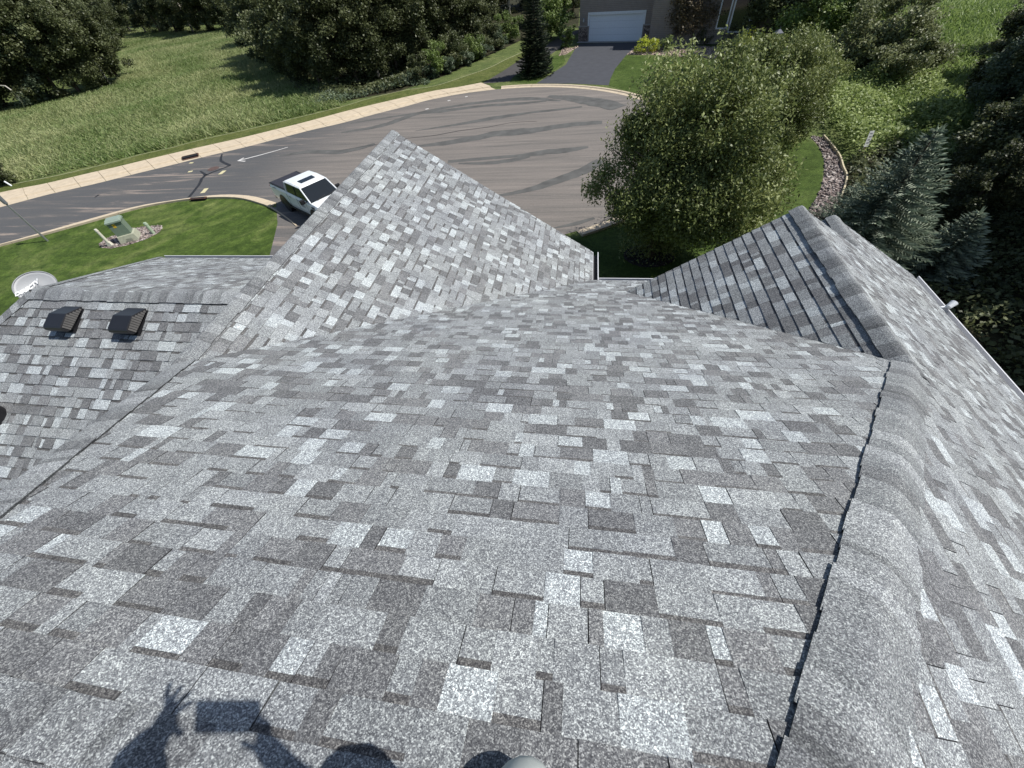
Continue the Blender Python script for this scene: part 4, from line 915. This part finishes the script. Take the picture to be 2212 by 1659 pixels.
mb.add(a, [(0, 1, 5, 4), (1, 2, 5), (2, 3, 4, 5), (3, 0, 4), (3, 2, 1, 0)]); mb.build('roof', RFM, nh)

# lantern post
lp = empty('lantern_post', G(1656, 148), 0, 'black lantern on a post at the edge of the neighbouring lawn', 'lamp post'); LB = simple('lantern_black', (.02, .022, .028), .35, .1)
mb = MB(); mb.tube([(0, 0, 0), (0, 0, 1.75)], .06, 10); mb.build('post', LB, lp)
mb = MB(); mb.box((0, 0, 1.78), (.22, .22, .05)); 
for sx in (-1, 1):
    for sy in (-1, 1): mb.tube([(sx * .10, sy * .10, 1.8), (sx * .19, sy * .19, 2.3)], .018, 6)
mb.build('cage', LB, lp); mb = MB(); mb.box((0, 0, 2.05), (.20, .20, .46), 0, (1.6, 1.6)); mb.build('glass', simple('lantern_glass', (.55, .56, .56), .25), lp)
mb = MB(); mb.box((0, 0, 2.32), (.62, .62, .05)); mb.box((0, 0, 2.45), (.60, .60, .22), 0, (.2, .2)); mb.tube([(0, 0, 2.55), (0, 0, 2.72)], .03, 8); mb.build('roof', simple('lantern_roof', (.10, .11, .14), .3), lp)
# fallen pale logs
mb = MB(); mb.tube([G(1731, 123, .25), G(1758, 137, .2)], [.13, .10], 8); tag(mb.build('fallen_log', simple('birch_white', (.72, .68, .58), .7, .1)), 'thick white birch log lying in the brush right of the lantern', 'log')
mb = MB(); mb.tube([G(1775, 143, .3), G(1811, 162, .25)], [.08, .05], 8); tag(mb.build('fallen_log', PALE_BARK), 'thin pale log lying below the thick white one', 'log')
# marker sign by the rock bed
sg = empty('marker_sign', G(1854, 352), 0, 'small white marker sign on a thin stake right of the river rock bed', 'sign')
mb = MB(); mb.box((0, 0, .45), (.05, .03, .9)); mb.build('post', simple('weathered_wood', (.20, .13, .08), .8, .2), sg)
tb = math.radians(-8); mb = MB(); mb.box((0, -.03, 1.12), (.30, .012, .72)); pl = mb.build('plate', simple('sign_white', (.62, .64, .62), .5), sg)
mb = MB()
for k in range(4): mb.box((random.uniform(-.02, .02), -.0385, 1.36 - k * .14), (.17, .003, .06))
mb.build('lettering', simple('sign_grey', (.22, .23, .24), .6), pl)
sg.rotation_euler = (math.radians(-14), math.radians(6), math.radians(22))

# ------------------------------------------------------------------ lawn furniture: post lamp, pedestal, markers
g = G(103.7, 520.9); yl = empty('street_lamp', g, 0, 'slim grey lamp post standing on the lawn at the left edge', 'street lamp')
mb = MB(); mb.tube([(0, 0, 0), (0, 0, 2.45)], [.055, .045], 12); mb.build('post', GALV, yl, smooth=False); mb = MB(); mb.tube([(0, 0, 2.3), (0, 0, 2.34), (0, 0, 2.80), (0, 0, 2.86)], [.05, .095, .11, .07], 14); mb.build('lamp_head', simple('head_grey', (.14, .15, .16), .4), yl)
def P_(x, y): return (300 * .5486 + .0992 * x, 438.9 + .0992 * y)
UG = simple('utility_green', (.16, .21, .16), .5, .08, 5); UC = simple('pedestal_concrete', (.36, .37, .28), .85, .12, 12)
a, b = G(*P_(985, 915)), G(*P_(1390, 800)); u = norm(b - a); ua = math.atan2(u[1], u[0]); wdt = np.linalg.norm(b - a)
tf = empty('transformer_box', (*((a + b) / 2)[:2], 0), ua, 'green utility transformer box on a pale concrete base in the stone oval', 'utility box')
mb = MB(); mb.box((0, .48, .20), (wdt, .92, .42), 0, (.86, .86)); mb.build('base', UC, tf, bevel=.01)
mb = MB(); mb.box((.06, -.012, .14), (.30, .012, .20)); mb.build('base_recess', simple('recess', (.26, .27, .21), .85), tf)
W2 = wdt * .74
mb = MB(); mb.box((-.04, .48, .78), (W2, .62, .74)); mb.build('cabinet', UG, tf, bevel=.01); mb = MB(); mb.box((-.04, .46, 1.18), (W2 + .06, .70, .09)); mb.box((-.04, .50, 1.26), (W2 + .02, .62, .08), 0, (.92, .8)); mb.build('lid', simple('utility_lid', (.24, .30, .25), .45, .06, 5), tf, bevel=.008)
mb = MB(); mb.box((-.12, .166, .98), (.14, .006, .20)); mb.build('warning_label', simple('label_yellow', (.75, .50, .05), .5, .05), tf)
mb = MB(); mb.box((-.12, .161, 1.0), (.09, .004, .05)); mb.box((-.11, .161, .93), (.07, .004, .02)); mb.build('label_mark', simple('label_brown', (.25, .12, .02), .5), tf)
def post(name, label, bpx, h, r0, mat, cat, flare=0):
    t = empty(name, G(*P_(*bpx)), 0, label, cat); mb = MB(); mb.tube([(0, 0, 0), (0, 0, h - .04), (0, 0, h)], [r0, r0, r0 * .6], 14); mb.build('tube', mat, t, smooth=False)
    mb = MB(); mb.tube([(0, 0, h - .1), (0, 0, h + .02)], [r0 * 1.12, r0 * .9], 14); mb.build('cap', mat, t)
    if flare: mb = MB(); mb.box((0, 0, .12), (flare, flare * .8, .26), .3, (.7, .7)); mb.build('foot', mat, t)
post('cable_pedestal', 'slim white cable pedestal with a wide foot left of the green utility box', (770, 930), 1.02, .075, simple('ped_white', (.62, .60, .50), .6, .08), 'pedestal', .26)
post('cable_pedestal', 'round pale green cable pedestal right of the green utility box', (1695, 665), .68, .095, simple('ped_green', (.34, .42, .30), .6, .08), 'pedestal')

# ------------------------------------------------------------------ pickup truck (x forward, z up, origin at rear bumper centre)
TK = empty('pickup_truck', (-18.15, 22.2, 0), math.atan2(-.535, .845), 'white crew cab pickup truck with a black bed cover parked at the drive mouth', 'truck')
TW = simple('truck_white', (.72, .75, .76), .25, .02, 2, spec=.6); TG = None
mt, t, b = newmat('dark_glass'); b.inputs['Base Color'].default_value = (.012, .016, .02, 1); b.inputs['Roughness'].default_value = .06; b.inputs['Specular IOR Level'].default_value = .45; TG = mt
HW = .98
# lower body as cross-sections along the length: (x, half width, z bottom, z top)
secs = [(0.0, .90, .55, 1.30), (.12, HW, .50, 1.38), (2.0, HW, .48, 1.40), (2.3, HW, .46, 1.36), (4.35, HW, .46, 1.30), (5.2, HW * .98, .48, 1.24), (5.65, HW * .93, .52, 1.12), (5.82, HW * .85, .55, .95)]
mb = MB(); vs = []; k = 8
for x, h, zb, zt in secs: vs += [(x, -h * .93, zb), (x, -h, zb + .25), (x, -h, zt - .14), (x, -h * .93, zt), (x, h * .93, zt), (x, h, zt - .14), (x, h, zb + .25), (x, h * .93, zb)]
fs = [tuple(range(k))[::-1], tuple(range((len(secs) - 1) * k, len(secs) * k))]
for i in range(len(secs) - 1):
    for j in range(k): fs.append((i * k + j, i * k + (j + 1) % k, (i + 1) * k + (j + 1) % k, (i + 1) * k + j))
mb.add(vs, fs); body = mb.build('body', TW, TK, bevel=.02)
# cab greenhouse: pillars and roof
def ring(x, h, z): return [(x, -h, z), (x, h, z)]
cb = [(2.12, .90, 1.385), (2.28, .80, 1.90), (4.05, .79, 1.90), (4.85, .90, 1.285)]   # rear base, rear top, front top, front base
mb = MB(); roof = [(2.26, -.77, 1.92), (2.26, .77, 1.92), (3.1, .79, 1.955), (4.0, .76, 1.92), (4.0, -.76, 1.92), (3.1, -.79, 1.955)]
mb.add([(x, y, z) for x, y, z in roof] + [(x + (.06 if x > 3.5 else (-.03 if x < 2.5 else 0)), y * 1.06, z - .09) for x, y, z in roof], [(0, 5, 2, 1), (5, 4, 3, 2)] + [(i, (i + 1) % 6, 6 + (i + 1) % 6, 6 + i) for i in range(6)] + [(7, 8, 11, 6), (8, 9, 10, 11)])
mb.build('roof', TW, TK, bevel=.02)
mb = MB()
for s_ in (-1, 1):
    for (xa_, ya_, za_), (xb_, yb_, zb_), r_ in (((2.14, .90, 1.36), (2.27, .81, 1.87), .055), ((4.82, .90, 1.27), (4.05, .80, 1.86), .04)):
        mb.tube([(xa_, s_ * ya_, za_), (xb_, s_ * yb_, zb_)], r_, 8)
    mb.tube([(2.27, s_ * .815, 1.87), (3.1, s_ * .825, 1.895), (4.05, s_ * .80, 1.865)], .035, 8)
mb.build('pillar', TW, TK)
mb = MB(); mb.add([(4.80, -.86, 1.29), (4.80, .86, 1.29), (4.06, .75, 1.86), (4.06, -.75, 1.86)], [(0, 1, 2, 3)]); mb.build('windshield', TG, TK)
mb = MB(); mb.add([(2.17, -.86, 1.38), (2.17, .86, 1.38), (2.26, .77, 1.86), (2.26, -.77, 1.86)], [(3, 2, 1, 0)]); mb.build('rear_window', TG, TK)
for s_ in (-1, 1):
    for x0_, x1_, x0t, x1t in ((2.28, 3.28, 2.36, 3.26), (3.34, 4.68, 3.32, 4.02)):
        mb = MB(); q = [(x0_, s_ * .905, 1.36), (x1_, s_ * .905, 1.32), (x1t, s_ * .815, 1.84), (x0t, s_ * .815, 1.84)]; mb.add(q, [(0, 1, 2, 3) if s_ < 0 else (3, 2, 1, 0)]); mb.build('side_window', TG, TK)
    mb = MB(); mb.tube([(3.31, s_ * .905, 1.34), (3.29, s_ * .82, 1.85)], .028, 6); mb.build('door_pillar', BLACK, TK)
mb = MB(); mb.box((2.95, 0, .0), (.01, .01, .01)); 
mb = MB(); mb.add([(3.22, -.46, 1.957), (3.22, .46, 1.957), (3.66, .44, 1.942), (3.66, -.44, 1.942)], [(0, 3, 2, 1)]); 
me_ = mb.build('sunroof', TG, TK); me_.location = (0, 0, .012)
# bed cover and rails
mb = MB(); mb.box((1.10, 0, 1.425), (1.98, 1.72, .05)); 
mb.build('bed_cover', simple('tonneau_black', (.03, .029, .036), .55, .08), TK, bevel=.015)
for s_ in (-1, 1): mb = MB(); mb.box((1.08, s_ * .90, 1.415), (2.0, .05, .05)); mb.build('bed_rail', BLACK, TK)
for x in (1.32, 4.92):
    for s_ in (-1, 1):
        mb = MB(); mb.tube([(x, s_ * .72, .40), (x, s_ * .985, .40)], .40, 24); wh = mb.build('wheel', BLACK, TK); mb = MB(); mb.tube([(x, s_ * .97, .40), (x, s_ * .995, .40)], .25, 20); mb.build('rim', simple('rim_dark', (.05, .05, .055), .35, metal=.6), wh)
        # arch
        mb = MB(); n = 14; A1_ = [(x + .50 * math.cos(a), s_ * .992, .42 + .50 * math.sin(a)) for a in np.linspace(-.1, math.pi + .1, n)]; A2_ = [(x + .60 * math.cos(a), s_ * .994, .42 + .60 * math.sin(a)) for a in np.linspace(-.1, math.pi + .1, n)]
        mb.add(A1_ + A2_ + [(x, s_ * .992, .35)], [(i, i + 1, n + i + 1, n + i) for i in range(n - 1)] + [(2 * n, i + 1, i) for i in range(n - 1)]); mb.build('wheel_arch', BLACK, TK)
for s_ in (-1, 1):
    mb = MB(); mb.box((4.42, s_ * 1.14, 1.36), (.14, .26, .24)); mr_ = mb.build('mirror', BLACK, TK, bevel=.03); mb = MB(); mb.tube([(4.45, s_ * .93, 1.30), (4.44, s_ * 1.05, 1.33)], .03, 6); mb.build('mirror_arm', BLACK, mr_)
    mb = MB(); mb.box((.02, s_ * .88, 1.12), (.06, .12, .34)); mb.build('tail_light', simple('tail_red', (.25, .02, .02), .3), TK)
    mb = MB(); mb.box((5.70, s_ * .70, .98), (.16, .34, .2)); mb.build('headlight', simple('headlight', (.6, .62, .65), .15), TK)
    for hx in (2.55, 3.55): mb = MB(); mb.box((hx, s_ * .995, 1.18), (.20, .03, .035)); mb.build('door_handle', simple('handle', (.35, .36, .37), .3, metal=.5), TK)
    mb = MB(); mb.box((3.1, s_ * .96, .47), (2.3, .07, .07)); mb.build('side_step', BLACK, TK)
    mb = MB(); mb.box((5.05, s_ * .990, 1.12), (.30, .012, .10)); mb.build('vent_badge', BLACK, TK)
mb = MB(); mb.box((-.02, 0, .58), (.16, 1.86, .20)); mb.build('bumper', simple('bumper_dark', (.05, .05, .055), .4), TK, bevel=.03)
mb = MB(); mb.box((5.84, 0, .58), (.14, 1.7, .24)); mb.build('bumper', BLACK, TK, bevel=.03)
mb = MB()
for x in (2.19, 3.33, 4.35): mb.box((x, -.9935, .98), (.014, .006, .66))
for x in (2.19, 3.33, 4.35): mb.box((x, .9935, .98), (.014, .006, .66))
mb.build('door_seam', simple('seam', (.12, .13, .13), .5), TK)
mb = MB(); mb.box((3.72, -.996, 1.17), (.10, .004, .07)); mb.box((3.84, -.996, 1.16), (.07, .004, .05))
dg = mb.build('door_emblem', simple('emblem_brown', (.16, .09, .06), .5), TK); mb = MB()
for k in range(4): mb.box((3.80 + .02 * k, -.996, 1.08 - .055 * k), (.52 - .08 * (k % 2), .004, .018))
mb.build('door_lettering', simple('lettering_dark', (.13, .13, .14), .5), TK)
mb = MB(); mb.box((.75, -.996, 1.30), (.42, .004, .03)); mb.build('bed_lettering', simple('lettering_black', (.04, .04, .045), .5), TK)
mb = MB(); mb.tube([(4.86, -.5, 1.31), (4.7, .1, 1.36)], .012, 6); mb.tube([(4.86, .2, 1.31), (4.7, .75, 1.36)], .012, 6); mb.build('wiper', BLACK, TK)
for s_ in (-.4, .4): mb = MB(); mb.box((3.7, s_, 1.35), (.16, .44, .62)); mb.box((3.45, s_, 1.1), (.5, .46, .16)); mb.build('seat', simple('seat_tan', (.16, .12, .09), .8), TK, bevel=.05)

# ------------------------------------------------------------------ the person taking the picture (only a knee and the shadow show)
def skin_obj(name, V, E, R, mat, parent=None, root=0, sub=1):
    me = bpy.data.meshes.new(name); me.from_pydata([tuple(map(float, v)) for v in V], E, []); me.update(); o = link(name, me, mat, parent)
    md = o.modifiers.new('skin', 'SKIN'); md.use_smooth_shade = True
    sv = me.skin_vertices[0].data
    for i, r_ in enumerate(R): sv[i].radius = (r_, r_) if not isinstance(r_, tuple) else r_; sv[i].use_root = (i == root)
    s_ = o.modifiers.new('sub', 'SUBSURF'); s_.levels = sub; s_.render_levels = sub; return o
SKIN = simple('skin', (.45, .28, .20), .6, .05); CLOTH = simple('dark_shirt', (.06, .07, .10), .85, .1); PANTS = simple('pale_trousers', (.42, .45, .43), .9, .05, 3); HAT = simple('cap_cloth', (.10, .10, .11), .85)
V = []; Ed = []; Rr = []
def nd(p, r_, prev=None):
    V.append(p); Rr.append(r_); i = len(V) - 1
    if prev is not None: Ed.append((prev, i))
    return i
hip = nd((.02, -.52, 8.93), .13); sp1 = nd((.03, -.50, 9.0), .13, hip); ch = nd((.05, -.43, 9.06), .145, sp1); nk = nd((.02, -.25, 9.17), .10, ch); hd0 = nd((.06, -.23, 9.24), .09, nk); hd1 = nd((.08, -.19, 9.31), .105, hd0); hd2 = nd((.09, -.175, 9.39), .08, hd1)
shL = nd((-.07, -.34, 9.12), .09, ch); elL = nd((-.40, -.33, 9.56), .08, shL); foL = nd((-.30, -.165, 9.82), .072, elL); wrL = nd((-.155, -.085, 9.985), .036, foL); paL = nd((-.124, -.036, 10.035), .034, wrL)
shR = nd((.28, -.36, 9.12), .08, ch); elR = nd((.46, -.30, 9.55), .06, shR); foR = nd((.34, -.19, 9.76), .055, elR); wrR = nd((.215, -.10, 9.915), .034, foR); paR = nd((.175, -.065, 9.955), .036, wrR)
kL = None
lh = nd((-.04, -.48, 8.88), .10, hip); lk1 = nd((-.056, -.26, 8.67), .082, lh); lk = nd((-.062, -.185, 8.585), .076, lk1); lk2 = nd((-.058, -.25, 8.545), .072, lk); la = nd((-.03, -.55, 8.50), .055, lk2); lf = nd((-.02, -.62, 8.46), .045, la)
rh = nd((.10, -.50, 8.88), .10, hip); rk = nd((.20, -.36, 8.60), .075, rh); ra = nd((.22, -.62, 8.47), .05, rk); rf = nd((.23, -.72, 8.42), .045, ra)
def finger(root, pl_, r_=.0085):
    p = root
    for q in pl_: p = nd(q, r_, p); r_ *= .93
finger(paL, [(-.132, -.008, 10.064), (-.142, .022, 10.086), (-.141, .055, 10.100)], .010)
finger(paL, [(-.120, -.006, 10.062), (-.113, .022, 10.080), (-.098, .048, 10.088)], .010)
finger(paL, [(-.108, -.014, 10.055), (-.090, .010, 10.066), (-.066, .034, 10.070)], .010)
finger(paL, [(-.100, -.028, 10.045), (-.080, -.006, 10.050), (-.054, .012, 10.050)], .010)
finger(paL, [(-.110, -.055, 10.018), (-.096, -.070, 9.996), (-.078, -.076, 9.983)], .012)
finger(paR, [(.168, -.030, 9.985), (.150, -.012, 10.000), (.120, -.008, 10.010)]); finger(paR, [(.185, -.035, 9.975), (.178, -.010, 9.99), (.160, .005, 10.012)])
finger(paR, [(.192, -.048, 9.965), (.192, -.022, 9.975), (.180, -.004, 9.995)]); finger(paR, [(.150, -.075, 9.945), (.120, -.072, 9.945), (.096, -.068, 9.955)], .010)
person = skin_obj('person', V, Ed, Rr, SKIN)
tag(person, 'person crouching on the ridge in pale trousers, only one knee showing', 'person')
def sub_skin(name, idx, grow, mat):
    mp = {i: k for k, i in enumerate(idx)}; E2 = [(mp[a], mp[b]) for a, b in Ed if a in mp and b in mp]
    return skin_obj(name, [V[i] for i in idx], E2, [Rr[i] + grow for i in idx], mat, person, 0, 2)
sub_skin('trousers', [hip, lh, lk1, lk, lk2, la, rh, rk, ra], .012, PANTS)
sub_skin('shirt', [sp1, ch, shL, elL, foL, shR, elR, foR], .014, CLOTH)
mb = MB(); mb.tube([(.08, -.195, 9.36), (.088, -.185, 9.43), (.09, -.18, 9.47)], [.112, .10, .05], 14); mb.build('cap', HAT, person)
for (x, y, z), nm in (((-.02, -.68, 8.44), 'shoe'), ((.23, -.78, 8.39), 'shoe')): mb = MB(); mb.box((x, y - .02, z), (.10, .24, .09), 0, (.85, .9)); mb.build(nm, BLACK, person, bevel=.02)
# phone: a slab just behind the lens, in the plane of the picture
zc = np.array([RW[2][0], RW[2][1], RW[2][2]]); xr, yd = RW[0], RW[1]
pc = CAM - zc * .018 + xr * .052 + yd * .012
ph = bpy.data.meshes.new('phone'); vs = []
for s3 in (-.0045, .0045):
    for s1, s2 in ((-1, -1), (1, -1), (1, 1), (-1, 1)): vs.append(pc + xr * s1 * .105 + yd * s2 * .050 + zc * s3)
ph.from_pydata([tuple(v) for v in vs], [], [(0, 1, 2, 3), (7, 6, 5, 4), (0, 4, 5, 1), (1, 5, 6, 2), (2, 6, 7, 3), (3, 7, 4, 0)]); tag(link('phone', ph, BLACK), 'black phone held up sideways above the roof, known by its shadow', 'phone')
